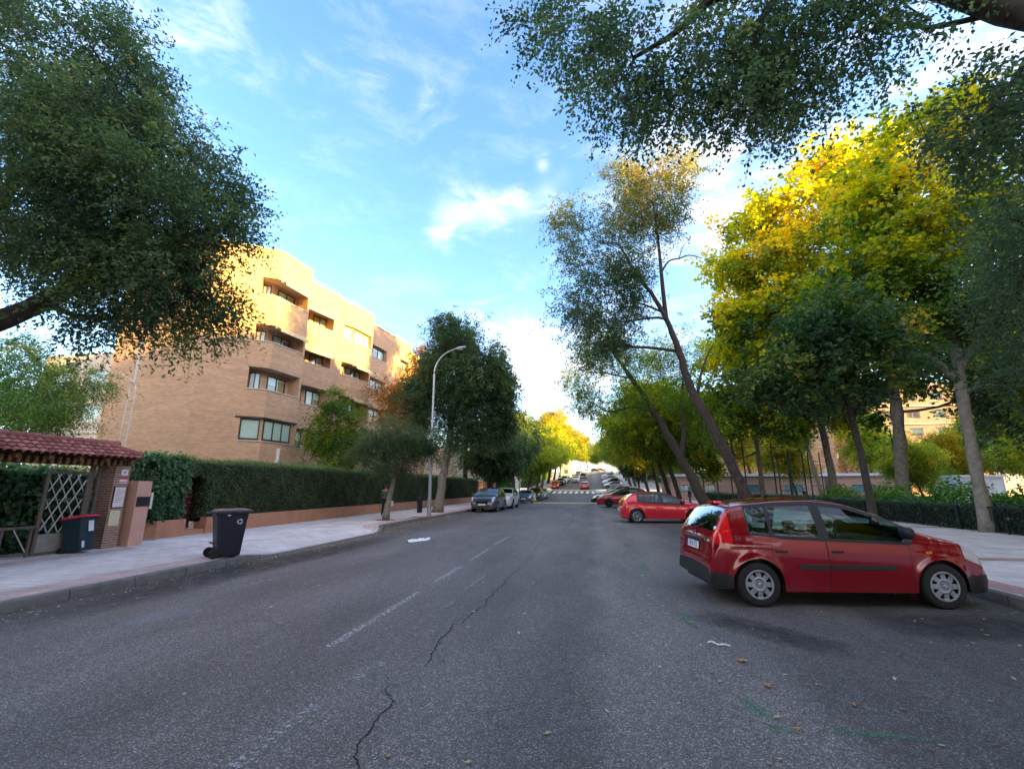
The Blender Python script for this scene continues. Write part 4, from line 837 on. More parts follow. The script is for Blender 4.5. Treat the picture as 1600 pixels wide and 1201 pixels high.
for i, (y, p, s, x, lb) in enumerate([(39, pr_g, .90, 7.0, 'green street tree with slanting trunk by the far end of the bright red hatchback'), (45, pr_g, 1.0, 7.2, 'leafy street tree behind the dark red car parked nose out'),
                                  (53, pr_y, .85, 7.3, 'yellow green street tree behind the white van'), (61, pr_g, .95, 7.2, 'green street tree with twin neighbours beside the far pavement lamp'), (70, pr_d, .75, 6.6, 'low dark bushy tree before the crossing'),
                                  (80, pr_g, .95, 7.3, 'green street tree at the crossing on the park side'), (97, pr_g, 1.05, 7.6, 'green street tree just beyond the crossing on the park side'), (109, pr_y, 1.0, 8, 'golden street tree partway up the hill on the park side'),
                                  (122, pr_d, .95, 8, 'dark street tree partway up the hill on the park side'), (138, pr_y, 1.1, 8.2, 'bright yellow street tree high on the hill on the park side'), (160, pr_g, 1.15, 8.6, 'green street tree near the hilltop on the park side'), (185, pr_y, 1.2, 9, 'orange yellow street tree at the hilltop on the park side')]):
    put(p, x, y, s*1.12, -.3+(i*.37) % .9, lb)
for i, (x, y, p, s, lb) in enumerate([(-9, 222, pr_y, 1.3, 'golden tree on the skyline at the hedge side of the street'), (-2, 245, pr_g, 1.4, 'green tree closing the street beyond the hilltop'), (5, 240, pr_y, 1.3, 'orange yellow tree closing the street beyond the hilltop'),
                                     (12, 225, pr_g, 1.3, 'green tree on the skyline at the park side of the street'), (9, 262, pr_y, 1.9, 'tallest golden tree beyond the hilltop'), (-8, 265, pr_y, 1.9, 'broad yellow tree far beyond the hilltop')]):
    put(p, x, y, s, i*1.1, lb, group='trees beyond the hilltop')
G_PK = 'trees deeper in the park'
for i, (x, y, p, s, lb) in enumerate([(22, 55, pr_y, .72, 'bright yellow tree in front of the low pink pavilion'), (13, 66, pr_y, .9, 'yellow tree beside the pavilion end nearest the street'), 
                                  (38, 47, pr_g, .85, 'grey green tree at the far side of the park near the white kiosk'), (47, 58, pr_d, 1.2, 'dark tree at the park edge below the red brick block'), (33, 50, pr_y, .6, 'yellow leaved tree above the white kiosk'),
                                  (24, 27, pr_d, 1.25, 'dark dense park tree beyond the nearest plane trunk'), (31, 22, pr_d, 1.3, 'dark park tree furthest to the side of the frame'), (22, 12, pr_g, 1.3, 'green park tree beyond the railings level with the near red car'),
                                  (21, -2, pr_g, 1.4, 'green park tree beyond the railings behind the camera'), (36, 5, pr_d, 1.5, 'tall dark park tree far beyond the railings'), (44, 30, pr_y, 1.4, 'tall yellow park tree far beyond the railings'), (40, 76, pr_g, 1.2, 'green tree behind the courts'), (46, 62, pr_g, 1.0, 'green tree at the foot of the red brick block'), (30.5, 47.5, pr_g, .55, 'small green tree close behind the white kiosk'), (25.5, 41, pr_g, .5, 'small green tree between the pavilion and the white kiosk'), (26, 82, pr_y, 1.2, 'yellow tree in front of the tall orange block')]):
    put(p, x, y, s, i*.9, lb, group=G_PK)
for i, (x, y, p, s_) in enumerate([(7.4, -3.5, pr_g, 1.25), (7.4, -13, pr_d, 1.35), (7.4, -23, pr_g, 1.3), (-9.8, -4, pr_d, 1.35), (-9.8, -13, pr_g, 1.3), (-9.8, -23, pr_d, 1.4)]):
    put(p, x, y, s_, i*1.3, ['green street tree', 'dark street tree'][p is pr_d]+' behind the camera, %s of three on the %s kerb' % (['nearest', 'middle', 'farthest'][i % 3], 'park side' if x > 0 else 'hedge side'))
# ------------------------------------------------------------------ hedges
def hedge_leaves(x0, x1, y0, y1, z0, z1, n, size, r, faces='xyz', hole=None, wob=.05, rnd=.25):
    """points on the outside of a rounded box facing +X, -Y, +Y and up"""
    A = {'x': (y1-y0)*(z1-z0), 'z': (x1-x0)*(y1-y0), 'y': (x1-x0)*(z1-z0), 'X': (y1-y0)*(z1-z0)}
    tot = sum(A[f] for f in faces); P = []; Nn = []
    for f in faces:
        k = int(n*A[f]/tot); a, b = r.random(k), r.random(k)
        if f == 'x': p = np.stack([np.full(k, x1), y0+a*(y1-y0), z0+b*(z1-z0)], 1); nn = np.tile([1., 0, 0], (k, 1))
        elif f == 'X': p = np.stack([np.full(k, x0), y0+a*(y1-y0), z0+b*(z1-z0)], 1); nn = np.tile([-1., 0, 0], (k, 1))
        elif f == 'z': p = np.stack([x0+a*(x1-x0), y0+b*(y1-y0), np.full(k, z1)], 1); nn = np.tile([0., 0, 1], (k, 1))
        else: p = np.stack([x0+a*(x1-x0), np.full(k, y0), z0+b*(z1-z0)], 1); nn = np.tile([0., -1, 0], (k, 1))
        P.append(p); Nn.append(nn)
    P = np.concatenate(P); Nn = np.concatenate(Nn)
    # round the top edge
    cx = x1-rnd; cz = z1-rnd; m = (P[:, 0] > cx) & (P[:, 2] > cz); d = P[m][:, [0, 2]]-[cx, cz]; l = np.linalg.norm(d, axis=1)[:, None]+1e-6; q = d/l*rnd; P[m, 0] = cx+q[:, 0]; P[m, 2] = cz+q[:, 1]
    bump = np.sin(P[:, 1]*1.3+P[:, 2]*2)*.4+np.sin(P[:, 1]*4.1-P[:, 2]*3.3)*.3+np.sin(P[:, 1]*9+P[:, 2]*7)*.2
    P += Nn*(bump*wob+r.normal(0, wob*.5, len(P)))[:, None]
    if hole is not None: k = ~hole(P); P = P[k]; Nn = Nn[k]; bump = bump[k]
    return P, Nn, bump
def quads_on(P, Nn, size, asp, r, vb, flat=.6):
    m = len(P); d = r.normal(0, 1, (m, 3)) + np.array([0, 0, -.35]); d -= Nn*(d*Nn).sum(1)[:, None]*flat; d /= np.linalg.norm(d, axis=1)[:, None]
    nr = Nn+r.normal(0, .55, (m, 3)); s = np.cross(d, nr); s /= np.linalg.norm(s, axis=1)[:, None]+1e-6; sz = size*(.6+.8*r.random(m))[:, None]; hw = sz*asp*.5; f = np.cross(s, d)*sz*.1
    V = np.stack([P, P+d*sz*.45+s*hw+f, P+d*sz, P+d*sz*.45-s*hw+f], 1).reshape(-1, 3)
    return V, np.arange(m*4, dtype=np.int32).reshape(-1, 4), np.clip(vb+r.normal(0, .14, m), 0, 1)
HCORE = mat('hedge twigs', (.010, .018, .009), 1, noise=(6, .4), bump=(20, 1))
def hedge(name, label, x0, x1, y0, y1, z0, z1, n, size, m, seed, faces='xyz', hole=None, vm=.45, cut=None, asp=.5, group=None, kind='hedge', zg=0.0, wob=.05, rnd=.25):
    r = np.random.default_rng(seed); root = empty(name, ((x0+x1)/2, y0, zg), 0, label, kind, group); inv = np.array(root.location)
    b = MB(); ins = .06
    segs = [(y0+ins, y1-ins)] if cut is None else [(y0+ins, cut[0]), (cut[1], y1-ins)]
    for a, c in segs: b.box(x0+ins, x1-ins-.03, a, c, z0-.1, z1-.12)
    if cut: b.box(x0+ins, x1-ins-.03, cut[0], cut[1], cut[2], z1-.12)
    o = b.build('branches', HCORE, root); o.location = -Vector(inv)
    P, Nn, bump = hedge_leaves(x0, x1, y0, y1, z0, z1, n, size, r, faces, hole, wob, rnd)
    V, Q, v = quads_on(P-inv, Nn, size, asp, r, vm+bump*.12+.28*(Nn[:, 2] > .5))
    if cut:
        k = 2600; pf = np.stack([x0+.1+r.random(k)*(x1-x0-.15), np.full(k, cut[1]-.01)+r.normal(0, .03, k), z0+r.random(k)*(cut[2]-z0)], 1); V3, Q3, v3 = quads_on(pf-inv, np.tile([0., -1, 0], (k, 1)), size*1.2, asp, r, np.full(k, .35)); Q = np.concatenate([Q, Q3+len(V)]); V = np.concatenate([V, V3]); v = np.concatenate([v, v3])
    if name == 'clipped_hedge':
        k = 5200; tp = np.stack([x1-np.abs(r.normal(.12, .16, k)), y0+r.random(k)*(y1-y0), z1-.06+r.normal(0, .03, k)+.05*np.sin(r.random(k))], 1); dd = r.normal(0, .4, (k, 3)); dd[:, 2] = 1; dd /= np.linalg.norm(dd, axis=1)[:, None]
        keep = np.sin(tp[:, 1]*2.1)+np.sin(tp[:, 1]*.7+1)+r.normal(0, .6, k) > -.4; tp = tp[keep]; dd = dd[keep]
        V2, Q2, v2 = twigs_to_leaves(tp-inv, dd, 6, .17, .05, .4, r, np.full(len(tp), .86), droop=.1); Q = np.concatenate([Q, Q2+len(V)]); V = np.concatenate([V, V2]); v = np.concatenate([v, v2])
    o = leaf_object('foliage', V, Q, v, m, root)
    return root
def arch(P): return (P[:, 1] > 13.0) & (P[:, 1] < 13.8) & (P[:, 2] < 2.05-.5*(np.abs(P[:, 1]-13.4)/.4)**3) & (P[:, 0] > -13.7)
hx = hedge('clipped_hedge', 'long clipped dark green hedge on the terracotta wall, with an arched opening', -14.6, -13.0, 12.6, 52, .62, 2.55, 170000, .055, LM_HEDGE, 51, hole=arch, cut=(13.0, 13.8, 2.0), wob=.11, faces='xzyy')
V_ = hedge('ivy', 'broad leaved ivy spilling over the near end of the clipped hedge', -14.5, -12.9, 11.95, 12.95, .62, 2.58, 4200, .10, LM_IVY, 52, asp=.8, wob=.12, vm=.5, rnd=.4, kind='ivy')
hedge('ivy_bank', 'glossy ivy bank behind the leaning grey bin and lattice gate', -15.5, -13.2, 2.5, 10.3, 0, 2.05, 15000, .12, LM_IVY, 53, asp=.8, wob=.16, vm=.45, rnd=.5, kind='ivy')
hedge('ivy_bank', 'dark ivy along the drive just past the pink post', -19, -14.7, 12.0, 12.5, 0, 1.3, 5000, .09, LM_IVY, 54, faces='xyzX', asp=.8, vm=.3, kind='ivy')
hedge('garden_shrubs', 'rough shrubs at the back of the garden under the feathery tree', -30, -18.0, 16.5, 18.5, 0, 2.3, 9000, .14, LM_LGREEN, 55, asp=.5, vm=.3, kind='shrub', wob=.35)
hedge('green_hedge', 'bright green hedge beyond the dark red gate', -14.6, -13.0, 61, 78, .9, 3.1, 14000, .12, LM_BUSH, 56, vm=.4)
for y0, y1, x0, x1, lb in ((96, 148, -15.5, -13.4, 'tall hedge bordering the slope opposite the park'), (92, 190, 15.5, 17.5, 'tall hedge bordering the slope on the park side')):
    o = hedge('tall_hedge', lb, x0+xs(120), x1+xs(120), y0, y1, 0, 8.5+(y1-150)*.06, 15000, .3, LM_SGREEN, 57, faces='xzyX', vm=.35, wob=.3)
b = MB(); b.box(-13.3, -12.82, 12.0, 13.0, -.1, .66); b.box(-13.3, -12.88, 13.002, 13.798, -.1, .30); b.box(-13.3, -12.82, 13.8, 52.2, -.1, .66)
TERRA = mat('terracotta render', (.44, .205, .12), .85, noise=(2.5, .16), bump=(25, .3))
tag(b.build('low_wall', TERRA), 'low terracotta rendered wall under the long clipped hedge', 'wall')
dr = empty('garden_door', (-13.55, 13.4, .3), 0, 'dark red door inside the arched opening of the hedge', 'door')
b = MB(); b.box(-.03, .03, -.42, .42, 0, 1.75); b.build('door_leaf', mat('dark red paint', (.10, .016, .018), .45), dr)
b = MB(); b.box(.035, .045, -.36, -.05, .12, .8); b.box(.035, .045, .05, .36, .12, .8); b.box(.035, .045, -.36, .36, .95, 1.6); b.build('panel', mat('darker red paint', (.06, .010, .012), .5), dr)
b = MB(); b.tube([(.04, .3, .85), (.09, .3, .85), (.09, .2, .85)], .012, 6); b.build('handle', STEEL, dr)
# far gate with pink piers
g = empty('driveway_gate', (-13.0, 55.5, 0), 0, 'dark red sheet metal gate between pink piers at the far end of the hedge', 'gate')
PINK = mat('pink render', (.60, .33, .25), .85, noise=(3, .12), bump=(30, .25))
for y in (-2.6, -.6, 4.6):
    b = MB(); b.box(-.25, .25, y-.3, y+.3, 0, 2.25); b.box(-.3, .3, y-.35, y+.35, 2.252, 2.36); b.build('pier', PINK, g)
b = MB(); b.box(-.04, .04, -.29, 4.29, .05, 2.0); [b.box(.041, .06, y, y+.04, .1, 1.95) for y in np.arange(-.2, 4.2, .25)]; b.build('gate_leaf', mat('maroon sheet metal', (.12, .018, .028), .45), g)
b = MB(); b.box(-13.3, -12.9, 60.2, 78, 0, 1.0); tag(b.build('garden_wall', mat('beige stone wall', (.50, .40, .30), .9, noise=(2, .2))), 'low beige wall under the bright green hedge', 'wall')
# ------------------------------------------------------------------ gate with tiled roof
GX = -12.15
PBR = brick_mat('gate brick', (.36, .18, .12), (.26, .12, .09), (.42, .38, .34), .22, .06, .25, uv=True)
gate = empty('gate_shelter', (GX, 10.0, .14), 0, 'brick gate pillar carrying a long pitched roof of red clay tiles', 'gate')
gi = Vector(gate.location)
f = Facade()
px0, px1, py0, py1 = -12.58, GX, 9.95, 10.34
for a, b_ in (((px0, py0), (px1, py0)), ((px1, py0), (px1, py1)), ((px1, py1), (px0, py1)), ((px0, py1), (px0, py0))): f.wall(a, b_, .14, 2.18, [], 0)
f.m.face([(px0, py0, 2.18), (px1, py0, 2.18), (px1, py1, 2.18), (px0, py1, 2.18)], 0)
o = f.m.build('pillar', PBR, gate, fix=False); o.location = -gi
TILE = bpy.data.materials.new('clay tile'); TILE.use_nodes = True
_b = TILE.node_tree.nodes['Principled BSDF']; _at = N(TILE.node_tree, 'ShaderNodeAttribute', attribute_name='v'); _r = ramp(TILE.node_tree, [(0, (.26, .075, .06)), (.5, (.42, .14, .11)), (1, (.55, .24, .19))])
TILE.node_tree.links.new(_at.outputs['Fac'], _r.inputs[0]); TILE.node_tree.links.new(_r.outputs[0], _b.inputs['Base Color']); _b.inputs['Roughness'].default_value = .8
WOOD = mat('dark oiled wood', (.075, .035, .018), .7, noise=(12, .4)); OCHRE = mat('ochre ceramic bracket', (.24, .115, .04), .75, noise=(9, .3))
RX = -12.45; EZ, RZ, HW = 2.36, 2.70, .56       # ridge line x, eave z, ridge z, half width
ry0, ry1 = 2.0, 10.30
def tile_run(side):
    V = []; Q = []; vals = []; rows = 4; pitch = .165; rg = np.random.default_rng(5)
    slope = Vector((side*HW, 0, EZ-RZ)); ln = slope.length; sd = slope.normalized(); nrm = Vector((-sd.z*side, 0, abs(sd.x))).normalized()
    for i, y in enumerate(np.arange(ry0, ry1, pitch)):
        ex = max(0, (y-(ry1-.45))/.45)      # hip at the far end
        for r_ in range(rows):
            t0 = r_/rows+.0; t1 = (r_+1)/rows+.09
            if ex > 0 and t1 < ex*1.0: continue
            base = len(V)//1; val = rg.random()
            for t, rad, lift in ((t0, .070, .010), (t1, .088, .034)):
                p = Vector((RX, y, RZ))+slope*t
                for k in range(7):
                    a = pi*k/6; V.append(p+Vector((0, cos(a)*rad, 0))+nrm*(sin(a)*rad*.85+lift))
            for k in range(6): Q.append((base+k, base+k+1, base+8+k, base+7+k)); vals.append(val)
            b2 = len(V)        # end lip
            p = Vector((RX, y, RZ))+slope*t1
            for rad in (.088, .070):
                for k in range(7):
                    a = pi*k/6; V.append(p+Vector((0, cos(a)*rad, 0))+nrm*(sin(a)*rad*.85+.034))
            for k in range(6): Q.append((b2+k, b2+k+1, b2+8+k, b2+7+k)); vals.append(val*.6)
    return V, Q, vals
for side in (1, -1):
    V, Q, vals = tile_run(side); V = [p-gi for p in V]
    me = fast_mesh('roof_tiles', V, Q); a = me.attributes.new('v', 'FLOAT', 'FACE'); a.data.foreach_set('value', np.array(vals, np.float32)); add('roof_tiles', me, gate, TILE)
b = MB()
for y in np.arange(ry0, ry1-.45, .30): b.tube([(RX, y, RZ+.04), (RX, y+.33, RZ+.052)], [.085, .098], 10)
b.tube([(RX, ry1-.5, RZ+.04), (RX+HW*.98, ry1+.05, EZ+.09)], [.08, .09], 10); b.tube([(RX, ry1-.5, RZ+.04), (RX-HW*.98, ry1+.05, EZ+.09)], [.08, .09], 10)
me = b.mesh('ridge', True); a = me.attributes.new('v', 'FLOAT', 'FACE'); a.data.foreach_set('value', np.full(len(b.f), .35, np.float32)); o = add('ridge_tiles', me, gate, TILE); o.location = -gi
b = MB(); b.poly([(RX+HW-.02, ry0, EZ), (RX, ry0, RZ-.0), (RX-HW+.02, ry0, EZ), (RX+HW-.02, ry1, EZ), (RX, ry1-.4, RZ-.0), (RX-HW+.02, ry1, EZ)], [(0, 1, 4, 3), (1, 2, 5, 4), (3, 4, 5), (0, 3, 5, 2)])
b.box(RX-.36, RX-.24, ry0, ry1-.15, 2.181, 2.35); b.box(RX+.18, RX+.30, ry0, ry1-.15, 2.181, 2.35)
o = b.build('roof_timber', WOOD, gate); o.location = -gi
b = MB(); b.box(.303-.303, HW-.08-.303, 0, .09, 0, .10); me1 = b.mesh('eave_bracket'); me1.materials.append(OCHRE)
for y in np.arange(ry0+.1, ry1-.1, .62): o = add('eave_bracket', me1, gate); o.location = Vector((RX+.303, y, 2.25))-gi
b = MB(); b.lathe([(0, 0), (.028, .01), (.044, .06), (.030, .12), (.05, .15)], 8); me1 = b.mesh('eave_baluster', True); me1.materials.append(OCHRE)
for y in np.arange(ry0+.4, ry1-.2, .155): o = add('eave_baluster', me1, gate); o.location = Vector((RX+.35, y, 2.16))-gi
# signs on the pillar
PAPER = mat('white notice', (.72, .69, .68), .6, noise=(30, .06)); YPAP = mat('yellowed notice', (.66, .62, .40), .6, noise=(20, .1)); REDI = mat('red print', (.55, .03, .04), .6)
sg = empty('notice_board', (GX+.01, 10.06, .14), 0, 'white framed notice with red print on the brick pillar', 'sign')
b = MB(); b.box(.002, .02, -.05, .22, 1.0, 1.50); b.build('plate', PAPER, sg); b = MB()
for i in range(7): b.box(.0215, .0225, -.02, .08+.11*((i*7) % 3)/2, 1.12+i*.052, 1.13+i*.052)
b.build('print_lines', REDI, sg)
b = MB(); b.box(.0, .012, -.075, .245, .98, 1.52); b.build('frame', BLKP, sg)
s2 = empty('yellow_notice', (GX+.01, 10.0, .14), 0, 'yellowed blank notice under the white one on the brick pillar', 'sign'); b = MB(); b.box(.002, .015, -.01, .25, .54, .92); b.build('plate', YPAP, s2)
s3 = empty('alarm_sign', (GX+.01, 10.12, .14), 0, 'small red and white alarm sign at the top of the brick pillar', 'sign'); b = MB(); b.box(.002, .012, -.04, .16, 1.60, 1.74); b.box(.002, .012, -.03, .15, 1.80, 1.95); b.build('plate', PAPER, s3)
b = MB(); b.box(.0125, .0135, -.04, .16, 1.70, 1.74); b.box(.0125, .0135, -.03, .15, 1.62, 1.64); b.box(.0125, .0135, .03, .09, 1.86, 1.89, 0); b.build('print', REDI, s3)
# pink post with panel
pp = empty('pink_post', (-12.0, 10.62, .14), 0, 'pink rendered post with a dark intercom panel beside the brick pillar', 'post')
b = MB(); b.box(-.45, .08, -.20, .20, -.1, 1.66); b.build('post', PINK, pp, bevel=.01)
b = MB(); b.box(.082, .10, -.17, .19, 1.0, 1.25); b.build('intercom_panel', BLKP, pp); b = MB(); b.box(-.1, .10, .205, .27, .92, 1.36); b.build('letter_box', mat('cream box', (.62, .60, .50), .5), pp)
# lattice gate leaf and low railing
BRN = mat('brown grey painted steel', (.13, .105, .085), .55, .2, noise=(8, .2)); PALE = mat('pale steel bar', (.48, .47, .46), .45, .3)
lg = empty('lattice_gate', (-12.3, 9.02, .16), 0, 'tall open metal gate with crossed diagonal bars', 'gate')
W2 = .47
b = MB()
for y0, y1 in ((-W2, -W2+.07), (W2-.07, W2)): b.box(-.025, .025, y0, y1, 0, 1.85)
b.box(-.025, .025, -W2+.071, W2-.071, 1.79, 1.85); b.box(-.025, .025, -W2+.071, W2-.071, 0, .05); b.box(-.02, .02, -W2+.071, W2-.071, 1.18, 1.21); b.build('frame', BRN, lg)
b = MB(); b.box(-.012, .012, -W2+.072, W2-.072, .052, .44); b.build('kick_plate', mat('grey sheet', (.26, .24, .21), .6, noise=(5, .2)), lg)
b = MB()
for k in range(-5, 6):
    y = k*.21
    for s in (1, -1):
        a = (y, .46); e = (y+s*.66, 1.78); pts = []
        for t in np.linspace(0, 1, 21):
            yy = a[0]+(e[0]-a[0])*t
            if abs(yy) < W2-.08: pts.append((.014*s, yy, a[1]+(e[1]-a[1])*t))
        if len(pts) > 1: b.tube([pts[0], pts[-1]], .013, 5)
b.build('lattice_bar', PALE, lg)
lr = empty('low_railing', (-12.25, 6.75, .15), 0, 'low brown metal railing with slanting bars before the ivy bank', 'railing')
b = MB(); b.box(-.025, .025, -3, 1.75, .60, .65); b.box(-.02, .02, -3, 1.75, .04, .08)
for y in np.arange(-3, 1.8, .52): b.box(-.022, .022, y, y+.045, 0, .598)
b.build('frame', BRN, lr); b = MB()
for y in np.arange(-2.9, 1.4, .52): b.tube([(0, y+.42, .09), (0, y+.12, .59)], .014, 5)
b.build('slanting_bar', PALE, lr)
# posts at the gate
po = empty('gate_post', (-12.4, 9.60, .14), 0, 'pair of brown steel posts between the lattice gate and the pillar', 'post'); b = MB(); b.box(-.04, .04, -.05, .03, 0, 2.03); b.box(-.03, .03, .12, .2, 0, 2.03); b.build('post', BRN, po)
# ladder mast
ms = empty('lattice_mast', (-23.35, 19.2, 0), 0, 'thin white ladder like mast standing against the shaded brick side wall', 'mast')
b = MB()
for s in (-.2, .2): b.tube([(s, 0, 0), (s, 0, 6.6), (s*.12, 0, 7.0), (s*.12, 0, 9.3)], .028, 6)
for z in np.arange(.5, 6.6, .62): b.tube([(-.2, 0, z), (.2, 0, z)], .016, 5)
for z in np.arange(7.1, 9.2, .3): b.tube([(-.03, 0, z), (.03, 0, z+.1)], .014, 5)
b.tube([(0, 0, 7.0), (-.9, 0, 7.5)], .014, 5); b.tube([(-.6, 0, 7.1), (.35, 0, 7.1)], .012, 5)
b.build('mast', mat('white galvanised pole', (.62, .62, .60), .5, .3), ms)

# ------------------------------------------------------------------ wheelie bins
def rbox_rings(mb, rings, m=0, n=4):
    """rings: [(z, hx, hy, cx, cy, r)] rounded rectangles joined; caps both ends"""
    vs = []; k = 4*n
    for z, hx, hy, cx, cy, r in rings:
        for q, (sx, sy) in enumerate(((1, 1), (-1, 1), (-1, -1), (1, -1))):
            for i in range(n):
                a = pi/2*q+pi/2*i/(n-1); vs.append((cx+sx*(hx-r)+r*cos(a), cy+sy*(hy-r)+r*sin(a), z))
    fs = [(i*k+j, i*k+(j+1) % k, (i+1)*k+(j+1) % k, (i+1)*k+j) for i in range(len(rings)-1) for j in range(k)]
    fs += [tuple(range(k-1, -1, -1)), tuple((len(rings)-1)*k+j for j in range(k))]; mb.poly(vs, fs, m)
def wheelie(name, label, loc, rot, body, lid, sc=1, group='wheeled rubbish bins'):
    r = empty(name, loc, 0, label, 'bin', group); r.rotation_euler = rot; r.scale = (sc,)*3
    # local: front is +y, wheels at -y
    b = MB(); rbox_rings(b, [(.03, .205, .225, 0, .03, .05), (.06, .215, .235, 0, .03, .05), (.80, .262, .300, 0, .02, .05), (.93, .272, .325, 0, .015, .05), (.935, .29, .345, 0, .015, .05), (.965, .29, .345, 0, .015, .05)])
    b.box(-.20, .20, -.30, -.26, .30, .33); b.build('body', body, r, smooth=False, bevel=.006)
    b = MB(); rbox_rings(b, [(.968, .297, .36, 0, .02, .05), (.99, .297, .37, 0, .03, .05), (1.02, .27, .345, 0, .03, .05), (1.045, .20, .27, 0, .02, .05)])
    b.box(-.24, .24, .375, .43, .965, .985); b.build('lid', lid, r, bevel=.005)
    b = MB(); b.tube([(-.22, -.36, .97), (-.22, -.42, .96), (.22, -.42, .96), (.22, -.36, .97)], .015, 8); b.build('handle', body, r, True)
    for s in (-1, 1):
        b = MB(); b.lathe([(0, -.025), (.06, -.028), (.095, -.025), (.105, -.015), (.105, .015), (.095, .025), (.05, .028), (0, .02)], 24, (s*.24, -.27, .105), 'x'); b.build('wheel', RUBBER, r, True)
    b = MB(); b.tube([(-.25, -.27, .105), (.25, -.27, .105)], .012, 8); b.build('axle', STEEL, r)
    return r
LIDP = mat('dark purple grey lid', (.05, .035, .045), .35)
b1 = wheelie('wheelie_bin', 'black wheelie bin with white recycling symbol standing at the kerb', (-8.06, 9.30, .142), (0, 0, R(-36)), PLAST, LIDP, .98)
# recycling emblem: three chasing arrows bent round a ring, on the street side (+x)
b = MB()
def side_x(z): return .262+(.272-.262)*0+(z-.80)*.077+.004 if z > .8 else .215+(.262-.215)*(z-.06)/.74+.004
cy, cz = .16, .765
for k in range(3):
    a0 = 2*pi*k/3+.2
    ang = np.linspace(a0, a0+1.35, 8)
    for i in range(7):
        pts = []
        for aa, rr in ((ang[i], .034), (ang[i+1], .034), (ang[i+1], .058), (ang[i], .058)): y, z = cy+rr*cos(aa), cz+rr*sin(aa); pts.append((side_x(z), y, z))
        b.face(pts)
    aa = a0+1.35
    pts = [(cy+.024*cos(aa), cz+.024*sin(aa)), (cy+.068*cos(aa), cz+.068*sin(aa)), (cy+.046*cos(aa+.55), cz+.046*sin(aa+.55))]; b.face([(side_x(z), y, z) for y, z in pts])
b.build('recycling_emblem', PAPER, b1, fix=False)
b = MB(); b.box(.268, .2755, -.10, -.04, .895, .925); b.build('sticker', PAPER, b1)
NAVY = mat('navy plastic', (.012, .035, .055), .4, noise=(8, .15)); REDLID = mat('red plastic lid', (.62, .02, .03), .4)
b2 = wheelie('wheelie_bin', 'navy wheelie bin with bright red lid leaning by the brick pillar', (-12.02, 9.52, .15), (R(0), R(-7), R(-100)), NAVY, REDLID, .80)
b2.rotation_euler = (R(9), 0, R(-80)); b2.location = (-11.98, 9.30, .145)
b = MB(); b.box(-.11, .06, .317, .324, .56, .86, T=Matrix.Rotation(0, 4, 'X')); o = b.build('paper_notice', PAPER, b2); o.location = (0, .012, 0)
b = MB(); b.box(.12, .2, .2795, .285, .12, .3); b.build('sticker', PAPER, b2)
# ------------------------------------------------------------------ street lamps
def lamp(x, y, label, side=1, s=1.0, first=None):
    r = empty('street_lamp', (x, y, zr(y)+.14), 0, label, 'street lamp', 'tall curved street lamps')
    b = MB(); b.lathe([(.11, 0), (.11, .9), (.095, 1.0), (.075, 4), (.06, 7.9*s)], 14)
    pts = []; 
    for t in np.linspace(0, 1, 12):
        a = t*pi*.44; pts.append((side*(1.55*(1-cos(a)))*.95, 0, 7.9*s+1.45*sin(a)))
    b.tube(pts, list(np.linspace(.058, .035, 12)), 10); b.build('pole', STEEL, r, True, fix=False)
    e = pts[-1]; b = MB()
    b.lathe([(.03, -.1), (.06, 0), (.13, .18), (.15, .42), (.10, .62), (.0, .68)], 14, (0, 0, 0), 'x'); o = b.build('lamp_head', mat('lamp housing', (.5, .52, .54), .4, .5) if 'lamp housing' not in bpy.data.materials else bpy.data.materials['lamp housing'], r, True)
    o.scale = (side, 1, .55); o.location = (e[0], 0, e[2]+.01); o.rotation_euler = (0, R(-8)*side, 0)
    b = MB(); b.lathe([(0, -.03), (.10, -.02), (.12, .03)], 14); o = b.build('lens', CLEARL, r, True); o.scale = (1.6, 1, 1); o.location = (e[0]+side*.33, 0, e[2]-.035)
    b = MB(); b.box(-.075, .075, -.115, -.105, .5, .85); b.build('service_hatch', STEEL, r)
    return r
lamp(-8.76, 24.15, 'nearest tall curved lamp between the small olive tree and the big dark tree')
lamp(-9.0, 57, 'thin lamp post in front of the bright green hedge up the street', s=.8)
lamp(7.0, 62, 'slim lamp post behind the dark red car on the park side', -1, .85)
lamp(-8.9, 128, 'distant lamp post by the hill near the small white house')
b = MB(); b.lathe([(.0, 0), (.16, .0), (.17, .85), (.19, .9), (.0, .92)], 12, (-10.55, 27.4, .14)); tag(b.build('litter_bin', BLKP, None, True), 'dark cylindrical litter bin hung behind the lamp post', 'bin')
b = MB(); b.lathe([(.12, 0), (.12, .5), (.05, .55), (.05, .65)], 14, (-13.6, 17.2, 2.62)); b.lathe([(0, .62), (.19, .64), (.12, .74), (0, .78)], 14, (-13.6, 17.2, 2.5)); 
# ------------------------------------------------------------------ right side: railings, shrubs, courts
fn = empty('iron_railing', (13.35, 8, 0), 0, 'long low black iron railing between the pavement and the park', 'railing')
b = MB(); b.box(-.02, .02, 0, 90, .96, 1.0); b.box(-.02, .02, 0, 90, .18, .21); b.build('rail', BLACKM, fn); b = MB()
for y in np.arange(0, 70, .115): b.box(-.008, .008, y, y+.016, .211, .959)
o = b.build('railing_bars', BLACKM, fn); o['kind'] = 'stuff'; b = MB(); b.box(-.03, .03, -.03, .03, 0, 1.04); me1 = b.mesh('post'); me1.materials.append(BLACKM)
for y in np.arange(0, 90, 2.0): o = add('post', me1, fn); o.location = (0, y, 0)
hedge('dark_hedge', 'dark ivy hedge right behind the black railing', 13.5, 14.6, 6, 62, 0, .98, 26000, .11, LM_IVY, 61, faces='Xz', vm=.25, asp=.7, wob=.12, rnd=.05)
